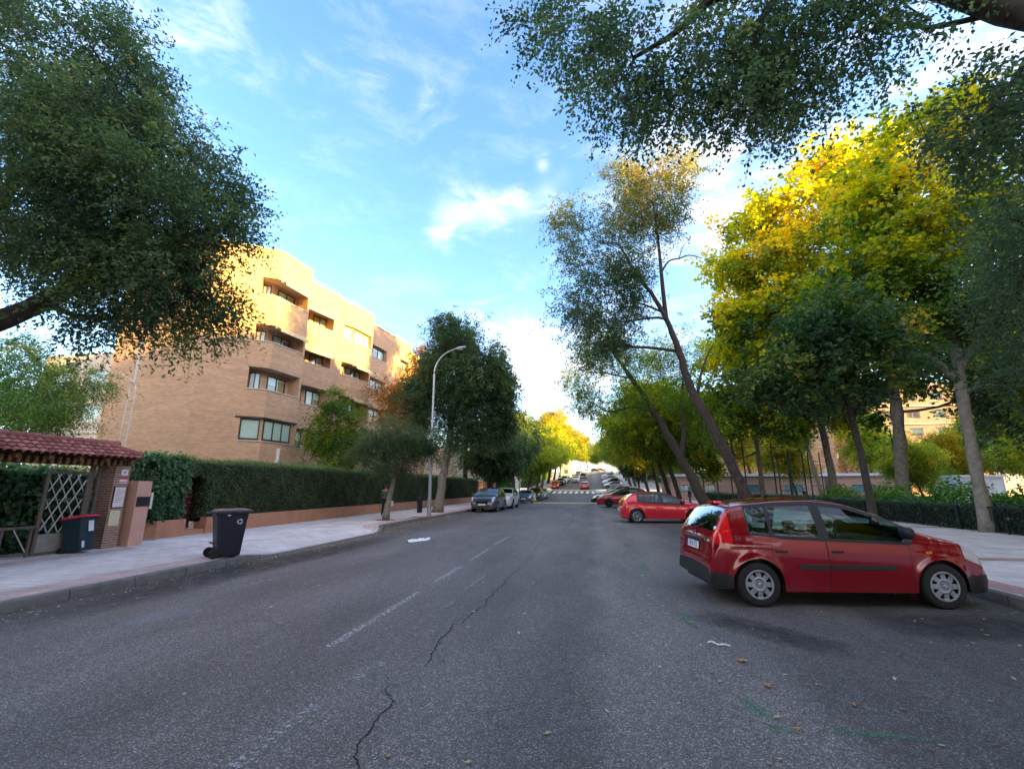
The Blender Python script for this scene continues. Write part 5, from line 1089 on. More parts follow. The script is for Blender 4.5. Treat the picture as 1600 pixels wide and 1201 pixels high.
for i, (x, y, rx, ry, rz, lb) in enumerate([(15.2, 19.6, 1.0, 1.5, .55, 'bright green bush just behind the near plane trunk'), (15.4, 23.0, 1.1, 2.0, .95, 'tallest bright green bush behind the railing'), (15.2, 27.2, 1.0, 2.2, .85, 'bright green bush in the middle of the row behind the railing'), (15.1, 31.6, 1.0, 1.9, .7, 'bright green bush at the far end of the row'), (14.9, 15.4, .9, 1.6, .25, 'low leafy bush behind the nearest stretch of railing')]):
    r_ = np.random.default_rng(70+i); rt = empty('green_bush', (x, y, 0), 0, lb, 'bush', 'bushes behind the railing'); n = 3600
    d = dirs(n, r_); d[:, 2] = np.abs(d[:, 2]); P = d*np.array([rx, ry, rz+.9])*(.80+.28*r_.random(n))[:, None]*(1+.10*np.sin(d[:, 1]*9)+.08*np.sin(d[:, 0]*7))[:, None]
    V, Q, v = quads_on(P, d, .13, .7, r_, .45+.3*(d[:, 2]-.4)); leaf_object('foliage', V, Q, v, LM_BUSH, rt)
    b = MB(); [b.tube([(0, k*.2, 0), (k*.15, k*.4, .8+rz*.6)], .02, 5) for k in (-1, 0, 1)]; b.build('stem', BARK, rt)
# tall green court fence
cf = empty('court_fence', (9.2, 42, 0), R(0), 'tall green ball court fence of posts and mesh panels', 'fence')
b = MB(); b.box(-.045, .045, -.045, .045, 0, 5.8); me1 = b.mesh('post'); me1.materials.append(GREENM)
for x in np.arange(.2, 9.3, 1.15): o = add('post', me1, cf); o.location = (x, 0, 0)
b = MB(); 
for z in (.15, 2.5, 5.0): b.box(.2, 9.3, -.02, .02, z, z+.045)
b.build('rail', GREENM, cf); b = MB()
for x in np.arange(.3, 9.2, .16): b.box(x, x+.012, -.006, .006, .2, 3.2 if x < 4 else 2.5)
o = b.build('mesh_wires', GREENM, cf); o['kind'] = 'stuff'
gf = empty('goal_frame', (14.2, 38.5, 0), 0, 'dark green ladder shaped ball stop frame before the pavilion', 'frame'); b = MB()
for x in (0, .85, 2.2, 3.0): b.box(x-.03, x+.03, -.03, .03, 0, 4.3)
for z in (1.4, 2.3, .6): b.box(.031, .819, -.02, .02, z, z+.05); b.box(2.231, 2.969, -.02, .02, z+.35, z+.4)
b.build('frame', GREENM, gf)
gf2 = empty('goal_frame', (20.6, 35.5, 0), 0, 'tall dark ladder frame just right of the thickest plane trunk', 'frame'); b = MB()
for x in (0, .6): b.box(x-.03, x+.03, -.03, .03, 0, 5.6)
for z in np.arange(1, 5.5, 1.3): b.box(.031, .569, -.02, .02, z, z+.05)
b.build('frame', GREENM, gf2)
def pavilion(x0, x1, y, label, wins, h=3.0):
    r = empty('pavilion', ((x0+x1)/2, y, 0), 0, label, 'pavilion'); inv = Vector(r.location); f = Facade(); wj = []
    d = 8; ops = [(a, b_, 1.1, 2.0) for a, b_ in wins]
    for a, b_ in wins: A, B = Vector((x0+a, y)), Vector((x0+b_, y)); bk = f.recess([A, B], 1.1, 2.0, .15, 1); wj.append((bk, b_-a))
    f.wall((x0, y), (x1, y), -.1, h, ops); f.wall((x1, y), (x1, y+d), -.1, h); f.wall((x0, y+d), (x0, y), -.1, h); o = f.m.build('wall', [BR3, TRIM], r, fix=False); o.location = -inv
    b = MB(); b.box(x0-.3, x1+.3, y-.35, y+d, h+.003, h+.30); o = b.build('roof', mat('pale blue white roof edge', (.60, .72, .78), .5) if 'pale blue white roof edge' not in bpy.data.materials else bpy.data.materials['pale blue white roof edge'], r); o.location = -inv
    for bk, ln in wj: o = window(r, bk[0], bk[1], .02, ln-.02, 1.12, 1.98, 1, mat('blue frame', (.05, .22, .40), .5), WING, mat('blue blind', (.12, .34, .52), .7), 3, .9); o.location = -inv
    return r
pavilion(9.6, 27.0, 60, 'low pink brick pavilion with pale roof edge behind the court fence', [(1.0, 2.6), (4, 5.2), (8.6, 10.2), (13, 15)])
pavilion(28.2, 34.4, 60, 'small pink brick pavilion with blue window beside the thickest plane trunk', [(1.6, 4.2)])
kb = empty('kiosk', (31.5, 44, 0), 0, 'white panelled kiosk beyond the bright bushes', 'kiosk'); b = MB(); b.box(-1.6, 1.6, 0, 3, 0, 2.5); b.build('wall', mat('white blue panel', (.66, .72, .80), .5), kb)
b = MB(); [b.box(x, x+.06, -.03, -.003, 0, 2.5) for x in (-1.6, -.8, 0, .8, 1.54)]; b.box(-1.75, 1.75, -.2, 3.1, 2.503, 2.66); b.build('trim', WHITE, kb)
cb = empty('court_barrier', (16.5, 46, 0), 0, 'low green barrier round the ball court', 'barrier'); b = MB(); b.box(0, 40, -.03, .03, 0, .95); b.build('board', mat('green board', (.10, .28, .10), .6, noise=(2, .3)), cb)
cb = empty('court_barrier', (24, 33, 0), 0, 'pale green mesh barrier in front of the white kiosk', 'barrier'); b = MB(); b.box(0, 18, -.03, .03, .1, 1.05); b.build('board', mat('light green board', (.20, .38, .20), .6, noise=(5, .4)), cb)
tag(add('court_surface', fast_mesh('court_surface', [(15.5, 33.5, -.01), (60, 33.5, -.01), (60, 58, -.01), (9, 58, -.01)], [(0, 1, 2, 3)]), None, mat('pale court', (.55, .47, .40), .9, noise=(.8, .1))), kind='structure')
# ------------------------------------------------------------------ cars
def paint(name, col, metal=.25, rough=.28):
    m = bpy.data.materials.new(name); m.use_nodes = True; nt = m.node_tree; b = nt.nodes['Principled BSDF']; L = nt.links.new
    b.inputs['Metallic'].default_value = metal; b.inputs['Roughness'].default_value = rough; b.inputs['Coat Weight'].default_value = 1; b.inputs['Coat Roughness'].default_value = .03
    tc = N(nt, 'ShaderNodeTexCoord'); n = N(nt, 'ShaderNodeTexNoise'); n.inputs['Scale'].default_value = 3; n.inputs['Detail'].default_value = 6; L(tc.outputs['Object'], n.inputs['Vector'])
    sx = N(nt, 'ShaderNodeSeparateXYZ'); L(tc.outputs['Object'], sx.inputs[0])
    d = math_n(nt, 'MULTIPLY', math_n(nt, 'SUBTRACT', .42, sx.outputs[2]), .9, True); d = math_n(nt, 'MULTIPLY', d, n.outputs['Fac'])   # road dust low on the body
    mx = N(nt, 'ShaderNodeMix', data_type='RGBA'); L(d, mx.inputs[0]); mx.inputs[6].default_value = (*col, 1); mx.inputs[7].default_value = (.10, .085, .075, 1); L(mx.outputs[2], b.inputs['Base Color'])
    r = math_n(nt, 'ADD', rough, math_n(nt, 'MULTIPLY', d, .5)); L(r, b.inputs['Roughness'])
    return m
TYPES = {
 'small_hatch': dict(L=3.92, W=1.68, wx=(.64, 3.13), r=.295, sill=.20,
    top=[(0, .50), (.01, .60), (.035, .66), (.075, .90), (.12, 1.00), (.24, 1.19), (.36, 1.355), (.44, 1.385), (.60, 1.415), (1.1, 1.46), (1.6, 1.475), (2.05, 1.425), (2.5, 1.275), (2.98, 1.03), (3.10, .99), (3.45, .90), (3.70, .78), (3.84, .64), (3.90, .52), (3.92, .42)],
    belt=[(0, .98), (.35, .985), (.9, .955), (2.0, .905), (2.9, .87), (3.92, .8)], front=(2.12, 2.93), rear=(.13, .355), side=[('rear_quarter_window', .60, .88), ('rear_door_window', .93, 1.56), ('front_door_window', 1.70, 2.72)], doors=[('rear_door', .86, 1.62), ('front_door', 1.63, 2.74)],
    tail=(.085, .335, .84), head=(3.50, 3.86), bump=.44, nose=[(3.92, .62), (3.88, .76), (3.75, .88), (3.45, .96), (3.0, 1)], tailp=[(0, .84), (.04, .92), (.2, .975), (.6, 1)]),
 'hatch': dict(L=4.25, W=1.77, wx=(.72, 3.32), r=.315, sill=.20,
    top=[(0, .52), (.01, .66), (.05, .80), (.12, .96), (.20, 1.08), (.40, 1.26), (.60, 1.37), (.85, 1.42), (1.3, 1.455), (1.8, 1.45), (2.2, 1.39), (2.6, 1.24), (3.05, 1.03), (3.2, .98), (3.7, .87), (4.0, .76), (4.15, .64), (4.22, .52), (4.25, .42)],
    belt=[(0, .98), (.5, 1.02), (1.2, .98), (2.2, .93), (3.0, .90), (4.25, .8)], front=(2.25, 3.0), rear=(.22, .60), side=[('rear_quarter_window', .80, 1.08), ('rear_door_window', 1.12, 1.84), ('front_door_window', 1.94, 2.86)], doors=[('rear_door', 1.0, 1.88), ('front_door', 1.89, 2.95)],
    tail=(.03, .30, .82), head=(3.72, 4.16), bump=.30, nose=[(4.25, .60), (4.2, .76), (4.05, .88), (3.7, .96), (3.2, 1)], tailp=[(0, .80), (.05, .89), (.25, .96), (.7, 1)]),
 'suv': dict(L=4.6, W=1.84, wx=(.9, 3.58), r=.36, sill=.26,
    top=[(0, .6), (.02, .80), (.08, 1.0), (.2, 1.15), (.5, 1.42), (.8, 1.56), (1.4, 1.64), (2.1, 1.64), (2.5, 1.57), (2.9, 1.40), (3.3, 1.20), (3.45, 1.14), (4.0, 1.06), (4.35, .96), (4.48, .82), (4.56, .66), (4.60, .50)],
    belt=[(0, 1.1), (.6, 1.16), (1.5, 1.10), (3.2, 1.02), (4.6, .9)], front=(2.52, 3.28), rear=(.22, .60), side=[('rear_door_window', 1.0, 2.0), ('front_door_window', 2.1, 3.15)], doors=[('rear_door', 1.15, 2.06), ('front_door', 2.07, 3.2)],
    tail=(.03, .3, .95), head=(4.08, 4.5), bump=.42, nose=[(4.6, .66), (4.55, .80), (4.4, .90), (4.0, .97), (3.4, 1)], tailp=[(0, .82), (.05, .9), (.25, .96), (.7, 1)]),
 'saloon': dict(L=4.5, W=1.76, wx=(.95, 3.6), r=.315, sill=.20,
    top=[(0, .6), (.02, .82), (.1, .95), (.5, 1.0), (.8, 1.05), (1.15, 1.22), (1.5, 1.36), (1.9, 1.43), (2.4, 1.42), (2.75, 1.32), (3.3, 1.04), (3.45, .98), (4.0, .89), (4.3, .79), (4.42, .66), (4.48, .52), (4.5, .42)],
    belt=[(0, .94), (1.2, .96), (3.3, .90), (4.5, .8)], front=(2.5, 3.22), rear=(.82, 1.46), side=[('rear_door_window', 1.25, 2.05), ('front_door_window', 2.13, 3.05)], doors=[('rear_door', 1.25, 2.09), ('front_door', 2.10, 3.1)],
    tail=(.02, .2, .76), head=(4.0, 4.42), bump=.30, nose=[(4.5, .62), (4.45, .78), (4.3, .9), (3.9, .97), (3.4, 1)], tailp=[(0, .80), (.05, .88), (.3, .96), (.8, 1)]),
 'van': dict(L=4.25, W=1.82, wx=(.75, 3.42), r=.31, sill=.22,
    top=[(0, .6), (.01, 1.2), (.03, 1.62), (.08, 1.76), (.2, 1.82), (1.2, 1.84), (2.2, 1.83), (2.55, 1.74), (2.9, 1.48), (3.25, 1.16), (3.4, 1.09), (3.9, .95), (4.12, .78), (4.2, .6), (4.25, .45)],
    belt=[(0, 1.12), (2.2, 1.08), (3.2, 1.0), (4.25, .85)], front=(2.62, 3.2), rear=(.005, .03), side=[('rear_door_window', 1.15, 1.95), ('front_door_window', 2.1, 3.05)], doors=[('rear_door', 1.1, 2.0), ('front_door', 2.01, 3.1)],
    tail=(.0, .06, .9), head=(3.75, 4.15), bump=.42, nose=[(4.25, .66), (4.2, .8), (4.0, .92), (3.6, .98), (3.2, 1)], tailp=[(0, .93), (.05, .97), (.3, 1)]),
}
def wheel(parent, x, y, r, side, rimm, style, fine):
    w_ = empty('wheel', (x, y, r)); w_.parent = parent; n = 48 if fine else 20
    rr = r*.67; b = MB(); b.lathe([(rr*.98, -.095), (r*.86, -.105), (r*.97, -.09), (r, -.06), (r, .06), (r*.97, .09), (r*.86, .105), (rr*.98, .095)], n, axis='y'); b.build('tyre', RUBBER, w_, True, fix=False)
    b = MB(); b.lathe([(0, .03*side), (rr, .03*side)], n, axis='y'); b.lathe([(rr, -.09), (rr, .09)], n, axis='y'); b.build('wheel_well_disc', GAP, w_, fix=False)
    b = MB(); A = 192 if fine else 48; radii = [0, .10, .16, .30, .52, .57, .63, .69, .75, .81, .87, .92, 1.0] if style == 'cover' else [0, .12, .22, .3, .45, .6, .75, .88, .93, 1.0]
    def yy(q):
        return side*((.100-.012*q) if q < .12 else (.072+.016*math.sin(min(1, (q-.1)/.75)*pi) if q < .86 else .086+.012*(1-abs(q-.93)/.07)))
    nh = 8 if style == 'cover' else 5
    for i in range(len(radii)-1):
        q0, q1 = radii[i], radii[i+1]; qm = (q0+q1)/2
        for j in range(A):
            ph = ((j+.5)/A*nh) % 1
            if style == 'cover':
                half = .10+.15*(qm-.5)/.36
                if .52 < qm < .87 and abs(ph-.5) < half: continue
            else:
                sp = abs(ph-.5)   # twin spoke
                if .24 < qm < .90 and not (.08+.10*qm-.0 < sp < .08+.10*qm+.12): continue
            a0, a1 = 2*pi*j/A, 2*pi*(j+1)/A
            ps = [(q0*rr*cos(a0), yy(q0), q0*rr*sin(a0)), (q1*rr*cos(a0), yy(q1), q1*rr*sin(a0)), (q1*rr*cos(a1), yy(q1), q1*rr*sin(a1)), (q0*rr*cos(a1), yy(q0), q0*rr*sin(a1))]
            if q0 == 0: ps = ps[:3]
            b.face(ps)
    o = b.build('rim', rimm, w_, fine, fix=False)
    md = o.modifiers.new('thick', 'SOLIDIFY'); md.thickness = .012; md.offset = 0
    b = MB(); b.lathe([(0, .1035*side), (.022, .103*side), (.024, .098*side)], 16, axis='y'); b.build('hub_cap', CHROME, w_, True, fix=False)
    return w_
def plate_obj(parent, loc, rot, text, fine, wd=.52, ht=.11, name='number_plate'):
    p = empty(name, loc) if fine and text else None
    b = MB(); b.box(-wd/2, wd/2, -.004, .004, -ht/2, ht/2); pl = b.build(name if not p else 'plate', PLATE, p or parent)
    if not p: pl.location = loc; pl.rotation_euler = rot; return pl
    p.parent = parent; p.rotation_euler = rot
    cu = bpy.data.curves.new('t', 'FONT'); cu.body = text; cu.size = ht*.98; cu.align_x = 'CENTER'; cu.align_y = 'CENTER'; cu.extrude = .0008
    t = bpy.data.objects.new('t', cu); COL.objects.link(t); dg = bpy.context.evaluated_depsgraph_get(); me = bpy.data.meshes.new_from_object(t.evaluated_get(dg)); bpy.data.objects.remove(t)
    o = add('plate_number', me, p, INK); o.rotation_euler = (pi/2, 0, 0); o.location = (.012, -.0052, 0); o.scale = (.93, 1, 1)
    b = MB(); b.box(-wd/2+.001, -wd/2+.038, -.0055, -.0042, -ht/2+.001, ht/2-.001); b.build('blue_band', mat('blue band', (.01, .06, .4), .5), p)
    return p
def car(kind, name, label, loc, heading, pm, cat='car', group=None, fine=False, text=None, rimm=None, style='alloy', step=.05, seats=True, dark=False, trim=True):
    t = TYPES[kind]; L_, W_ = t['L'], t['W']; r = t['r']; hwid = W_/2
    root = empty(name, loc, heading, label, cat, group); inv = L_/2
    tp = np.array(t['top']); 
    # dense profile by arc length, lightly smoothed
    seg = np.r_[0, np.cumsum(np.hypot(*np.diff(tp, axis=0).T))]; s = np.arange(0, seg[-1], .01); px = np.interp(s, seg, tp[:, 0]); pz = np.interp(s, seg, tp[:, 1])
    ker = np.ones(9)/9; pad = 4
    for _ in range(2):
        qx = np.r_[px[:1].repeat(pad), px, px[-1:].repeat(pad)]; qz = np.r_[pz[:1].repeat(pad), pz, pz[-1:].repeat(pad)]; px = np.convolve(qx, ker, 'valid'); pz = np.convolve(qz, ker, 'valid')
    px = np.maximum.accumulate(px+np.arange(len(px))*1e-6)
    st = list(np.interp(np.arange(0, s[-1], step if not fine else .028), s, px)); 
    Ra = r+.055
    for wx in t['wx']:
        a = np.linspace(0, pi, 25 if fine else 13); st += list(wx+Ra*np.cos(a)); st += [wx+Ra+.012, wx-Ra-.012]
    seams = []
    for _, a, b_ in t['doors']: seams += [a, b_]
    seams = sorted(set(round(v, 3) for v in seams)); gaps = []
    for v in seams: gaps.append((v, v+.007)); st += [v, v+.007]
    for _, a, b_ in t['side']: st += [a, b_]
    st += list(t['front'])+list(t['rear'])+list(t['tail'][:2])+list(t['head'])
    st = sorted(st); X = [st[0]]
    for v in st[1:]:
        if v-X[-1] > .0045: X.append(v)
    for g0, g1 in gaps:
        X = [v for v in X if not (g0+.0005 < v < g1-.0005)]
        for v in (g0, g1):
            if min(abs(np.array(X)-v)) > .0005: X.append(v)
    X = np.array(sorted(X)); T = np.interp(X, px, pz); Bt = np.interp(X, *np.array(t['belt']).T)
    pl = sorted(t['tailp']+t['nose']); hw = np.interp(X, *np.array(pl).T)*hwid
    for _ in range(2): hw[1:-1] = (hw[:-2]+hw[1:-1]*2+hw[2:])/4
    Bo = np.full(len(X), t['sill']); Bo = np.where(X < .4, np.interp(X, [0, .4], [t['sill']+.10, t['sill']]), Bo); Bo = np.where(X > L_-.35, np.interp(X, [L_-.35, L_], [t['sill']-.02, t['sill']+.02]), Bo)
    for wx in t['wx']:
        dx = np.abs(X-wx); m = dx < Ra; Bo[m] = np.maximum(Bo[m], r+np.sqrt(np.maximum(0, Ra**2-dx[m]**2)))
    e = np.where(T > Bt+.25, .05, .045); be = np.minimum(Bt, T-.07); be = np.maximum(be, Bo+.03); Te = np.maximum(T-e, be+.01)
    n1, n2, n3 = (16, 8, 9) if fine else (10, 5, 6)
    rows = []; gi_ = []
    for i in range(n1+1):
        u = i/n1; z = Bo+(be-Bo)*u; zn = np.clip((z-t['sill'])/(be-t['sill']+1e-6), 0, 1)
        sh = .945+.055*np.sin(np.clip(zn/.62, 0, 1)*pi/2)-.045*np.clip((zn-.62)/.38, 0, 1)**1.6
        y = hw*sh
        for wx in t['wx']:
            d = np.hypot(X-wx, z-r)-Ra; y = y+.022*np.exp(-(np.clip(d, 0, 9)/.055)**2)*(z > r*.4)
        # soft character line
        y = y+.006*np.exp(-((z-(be-.16))/.03)**2)
        rows.append(np.stack([X, y, z], 1)); gi_.append((1, u))
    y0 = rows[-1][:, 1]; tum = np.clip((Te-be), 0, 2)*.40
    for i in range(1, n2+1):
        u = i/n2; z = be+(Te-be)*u; y = y0-tum*u**1.25-.012*np.minimum(1, (Te-be)*4); rows.append(np.stack([X, y, z], 1)); gi_.append((2, u))
    ye = rows[-1][:, 1]
    for i in range(1, n3+1):
        th = (i/n3)*pi/2; rows.append(np.stack([X, ye*cos(th), Te+(T-Te)*sin(th)], 1)); gi_.append((3, i/n3))
    G = np.array(rows); nr, nx = G.shape[:2]; G[:, :, 0] -= L_/2
    faces = {}
    fr0, fr1 = t['front']; re0, re1 = t['rear']; ta0, ta1, taz = t['tail']; h0, h1 = t['head']
    for j in range(nx-1):
        xm = (X[j]+X[j+1])/2; ingap = any(g0-.001 < xm < g1+.001 and (X[j+1]-X[j]) < .009 for g0, g1 in gaps)
        for i in range(nr-1):
            g, u = gi_[i+1]; zc = (G[i, j, 2]+G[i+1, j, 2]+G[i, j+1, 2]+G[i+1, j+1, 2])/4; key = 'body'
            if g == 1:
                if zc < t['bump'] and (xm < t['wx'][0]-Ra+.0 or xm > t['wx'][1]+Ra): key = 'bumper' if trim else 'body'
                if ta0 < xm < ta1 and zc > taz: key = 'tail_light'
                if h0 < xm < h1 and u > .80: key = 'headlight'
                if key == 'body':
                    for nm, a, b_ in t['doors']:
                        if a < xm < b_ and i >= 1: key = nm
                    if ingap: key = 'gap'
                    pass
                if i == n1-1 and t['side'][0][1] < xm < t['side'][-1][2]+.08: key = 'window_trim'
            elif g == 2:
                if ta0 < xm < ta1 and zc > taz: key = 'tail_light'
                elif h0 < xm < h1: key = 'headlight'
                elif t['side'][0][1]-.03 < xm < t['side'][-1][2]+.10 and Te[j]-be[j] > .06:
                    key = 'window_trim'
                    for nm, a, b_ in t['side']:
                        if a < xm < b_ and i < nr-n3-2: key = nm
                    if i >= nr-n3-2 and Te[j]-be[j] > .2 and i == nr-n3-1: key = 'body'
            else:
                if re0 < xm < re1 and u > .34: key = 'rear_window'
                elif fr0 < xm < fr1 and u > .25: key = 'windscreen'
                elif ta0 < xm < ta1 and zc > taz and u <= .34 and kind != 'saloon': key = 'tail_light'
                elif h0 < xm < h1 and u <= .34: key = 'headlight'
            for sd in (1, -1):
                if key == 'bumper': k2 = ('front_bumper' if xm > L_/2 else 'rear_bumper', sd); faces.setdefault(k2, []).append((i, j, sd)); continue
                k2 = (key, sd) if key not in ('body', 'gap', 'bumper', 'rear_window', 'windscreen') else (key, 0)
                faces.setdefault(k2, []).append((i, j, sd))
    MATK = {'body': pm, 'gap': GAP, 'window_trim': BLKP, 'front_bumper': BLKP if fine else pm, 'rear_bumper': BLKP if fine else pm, 'tail_light': REDL, 'headlight': CLEARL, 'side_moulding': BLKP, 'rear_window': CGLASSR if not dark else CGLASSD, 'windscreen': CGLASS if not dark else CGLASSD}
    NAMES = {'gap': 'shut_line'}
    def emit(key, fl, extra=None):
        idx = {}; V = []; Q = []
        for i, j, sd in fl:
            q = []
            for a, b_ in ((i, j), (i, j+1), (i+1, j+1), (i+1, j)):
                k = (a, b_, sd if a < nr-1 else 0)
                if k not in idx: idx[k] = len(V); p = G[a, b_]; V.append((p[0], p[1]*sd, p[2]))
                q.append(idx[k])
            Q.append(q if sd < 0 else q[::-1])
        me = fast_mesh(key, V, Q, smooth=True)
        m = MATK.get(key, CGLASS if 'window' in key else pm)
        if 'window' in key and key != 'window_trim' and dark: m = CGLASSD
        return add(NAMES.get(key, key), me, root, m)
    for (key, sd), fl in faces.items(): emit(key, fl)
    # end caps
    for j, flip in ((0, 1), (nx-1, 0)):
        b = MB()
        ring = [tuple(G[i, j]*np.array([1, 1, 1])) for i in range(nr)]+[(G[i, j, 0], -G[i, j, 1], G[i, j, 2]) for i in range(nr-2, -1, -1)]
        b.face(ring if flip else ring[::-1]); b.build('rear_panel' if flip else 'front_panel', BLKP if fine else pm, root, fix=False)
    # inside: floor pan, wheel housings, dash, seats
    b = MB(); x0, x1 = -L_/2, L_/2; sl = t['sill']; bm = float(np.interp(L_*.5, *np.array(t['belt']).T))
    b.box(x0+.12, x1-.15, -hwid*.80, hwid*.80, sl, sl+.09); b.box(x0+.16, -L_/2+t['wx'][0]+.1, -hwid*.78, hwid*.78, sl+.1, bm-.22)
    b.box(-L_/2+t['front'][1]-.10, x1-.30, -hwid*.78, hwid*.78, sl+.1, bm-.18)
    for wx in t['wx']:
        for s_ in (-1, 1):
            n = 16; vs = []
            for k in range(n+1):
                a = pi*k/n; vs += [(wx-L_/2+Ra*cos(a), s_*hwid*.70, r+Ra*sin(a)), (wx-L_/2+Ra*cos(a), s_*hwid*.955, r+Ra*sin(a))]
            b.poly(vs, [(2*k, 2*k+1, 2*k+3, 2*k+2) for k in range(n)]); b.face([vs[2*k] for k in range(n+1)]+[(wx-L_/2-Ra, s_*hwid*.70, sl), (wx-L_/2+Ra, s_*hwid*.70, sl)])
    for sd in (1, -1):
        xa, xb = t['wx'][0]+Ra-L_/2, t['wx'][1]-Ra-L_/2; b.box(xa, xb, min(sd*hwid*.80, sd*hwid*.9), max(sd*hwid*.80, sd*hwid*.9), sl+.02, bm-.10)
    b.build('floor_pan', BLKP, root, fix=False)
    if seats:
        fs = -L_/2+t['side'][-1][1]
        for (sx, nm) in ((fs+.22, 'front_seat'), (fs-.78, 'rear_seat')):
            for sy in (-.36, .36):
                b = MB(); T_ = Matrix.Translation((sx, sy, sl+.12)) @ Matrix.Rotation(R(-14), 4, 'Y')
                b.box(-.0, .46, -.23, .23, .10, .24); 
                vs = b.v[:]; b.v = [(v_[0]+sx, v_[1]+sy, v_[2]+sl+.05) for v_ in vs]
                rbs = MB(); rbox_rings(rbs, [(0, .07, .23, 0, 0, .05), (.25, .065, .235, 0, 0, .05), (.5, .05, .20, 0, 0, .045), (.54, .035, .16, 0, 0, .03)]); rbox_rings(rbs, [(.545, .012, .06, 0, 0, .01), (.60, .012, .06, 0, 0, .01)]); rbox_rings(rbs, [(.60, .035, .10, 0, 0, .03), (.66, .055, .13, 0, 0, .05), (.74, .055, .13, 0, 0, .05), (.79, .035, .10, 0, 0, .03)])
                b.poly([tuple(T_ @ Vector(v_)) for v_ in rbs.v], rbs.f); b.build(nm, SEAT, root, fine, bevel=0)
        b = MB(); dx = -L_/2+t['front'][1]; b.box(dx-.42, dx-.05, -hwid*.74, hwid*.74, bm-.32, bm-.02); b.build('dashboard', BLKP, root, bevel=.03)
        b = MB(); b.lathe([(.17+.014*cos(a), .014*sin(a)) for a in np.linspace(0, 2*pi, 9)], 24); T_ = Matrix.Translation((dx-.56, .36, bm-.03)) @ Matrix.Rotation(R(-65), 4, 'Y'); b.v = [tuple(T_ @ Vector(v_)) for v_ in b.v]; b.build('steering_wheel', BLKP, root, True, fix=False)
    # mirrors, handles
    mx_ = -L_/2+t['side'][-1][2]-.02
    for s_ in (-1, 1):
        b = MB(); rbox_rings(b, [(-.07, .04, .07, 0, 0, .03), (-.03, .065, .10, 0, 0, .05), (.05, .06, .10, 0, 0, .05), (.08, .035, .07, 0, 0, .03)]); o = b.build('door_mirror', BLKP if fine else pm, root, True); o.location = (mx_, s_*(hwid+.05), bm+.09)
        for nm, a, b_ in t['doors']:
            b = MB(); rbox_rings(b, [(-.014, .085, .010, 0, 0, .008), (.014, .085, .012, 0, 0, .008)]); zz = bm-.17; o = b.build('door_handle', BLKP if fine else pm, root); o.location = (a+.13-L_/2, s_*(hwid*.982+.012), zz)
    for wx in t['wx']:
        for s_ in (-1, 1): wheel(root, wx-L_/2, s_*(hwid-.105), r, s_, rimm or SILVER, style, fine)
    return root, G, X
RED1 = paint('deep red paint', (.26, .002, .012), .1, .14); RED2 = paint('bright red paint', (.62, .010, .028), .2, .25); DRED = paint('crimson paint', (.38, .008, .03)); BLUEG = paint('blue grey paint', (.07, .12, .19), .5); GREYC = paint('grey paint', (.13, .14, .16), .6)
WHITC = paint('white car paint', (.75, .75, .74), 0, .3); BLKC = paint('black car paint', (.008, .008, .012), .2); SILC = paint('silver car paint', (.40, .42, .44), .7, .3); ORC = paint('orange red paint', (.60, .04, .02)); BLUEC = paint('light blue grey paint', (.20, .30, .40), .5)
hd = math.atan2(.30, 2.48)
nx_, ny_ = -sin(hd), cos(hd); 
# rear outer wheel contact at (2.26,7.36): place the centre
cc = Vector((2.26, 7.36)) + Vector((cos(hd), sin(hd)))*(3.92/2-.64) + Vector((nx_, ny_))*.78
fc, G, X = car('small_hatch', 'parked_car', 'dark red hatchback with grey wheel covers parked nose to the kerb nearest the camera', (cc.x, cc.y, 0), hd, RED1, fine=True, group='cars parked nose in on the park side', style='cover', rimm=SILVER)
xr = -3.92/2
p_ = plate_obj(fc, (xr+.045, 0.0, .745), (0, R(-8), R(-90)), '7016 FCJ', True); p_.rotation_euler = (R(0), R(0), R(-90)); p_.rotation_euler = (R(-9), 0, R(-90)); p_.location = (xr+.030, 0, .755)
b = MB(); rbox_rings(b, [(-.025, .03, .36, 0, 0, .02), (.02, .028, .34, 0, 0, .02)]); o = b.build('tailgate_handle', BLKP, fc); o.location = (xr+.055, 0, .845)
b = MB(); b.lathe([(0, 0), (.045, .002), (.05, -.004)], 20); o = b.build('badge', mat('blue oval badge', (.02, .05, .20), .25, .4), fc, True); o.rotation_euler = (0, R(-80), 0); o.scale = (.5, 1, 1); o.location = (xr+.062, 0, .935)
b = MB(); b.box(-.006, .006, -.16, -.02, -.012, .012); o = b.build('tailgate_lettering', CHROME, fc); o.location = (xr+.070, -.42, .86)
b = MB(); b.tube([(0, .02, 0), (0.02, -.1, .01), (.10, -.36, .10)], .011, 6); b.tube([(.02, -.14, .02), (.13, -.42, .10), (.03, -.12, .05)], .007, 5); o = b.build('rear_wiper', BLKP, fc); o.location = (xr+.105, .05, 1.01)
b = MB(); rbox_rings(b, [(-.02, .06, .19, 0, 0, .03), (.012, .05, .17, 0, 0, .03)]); o = b.build('brake_light', REDL, fc); o.location = (xr+.43, 0, 1.405)
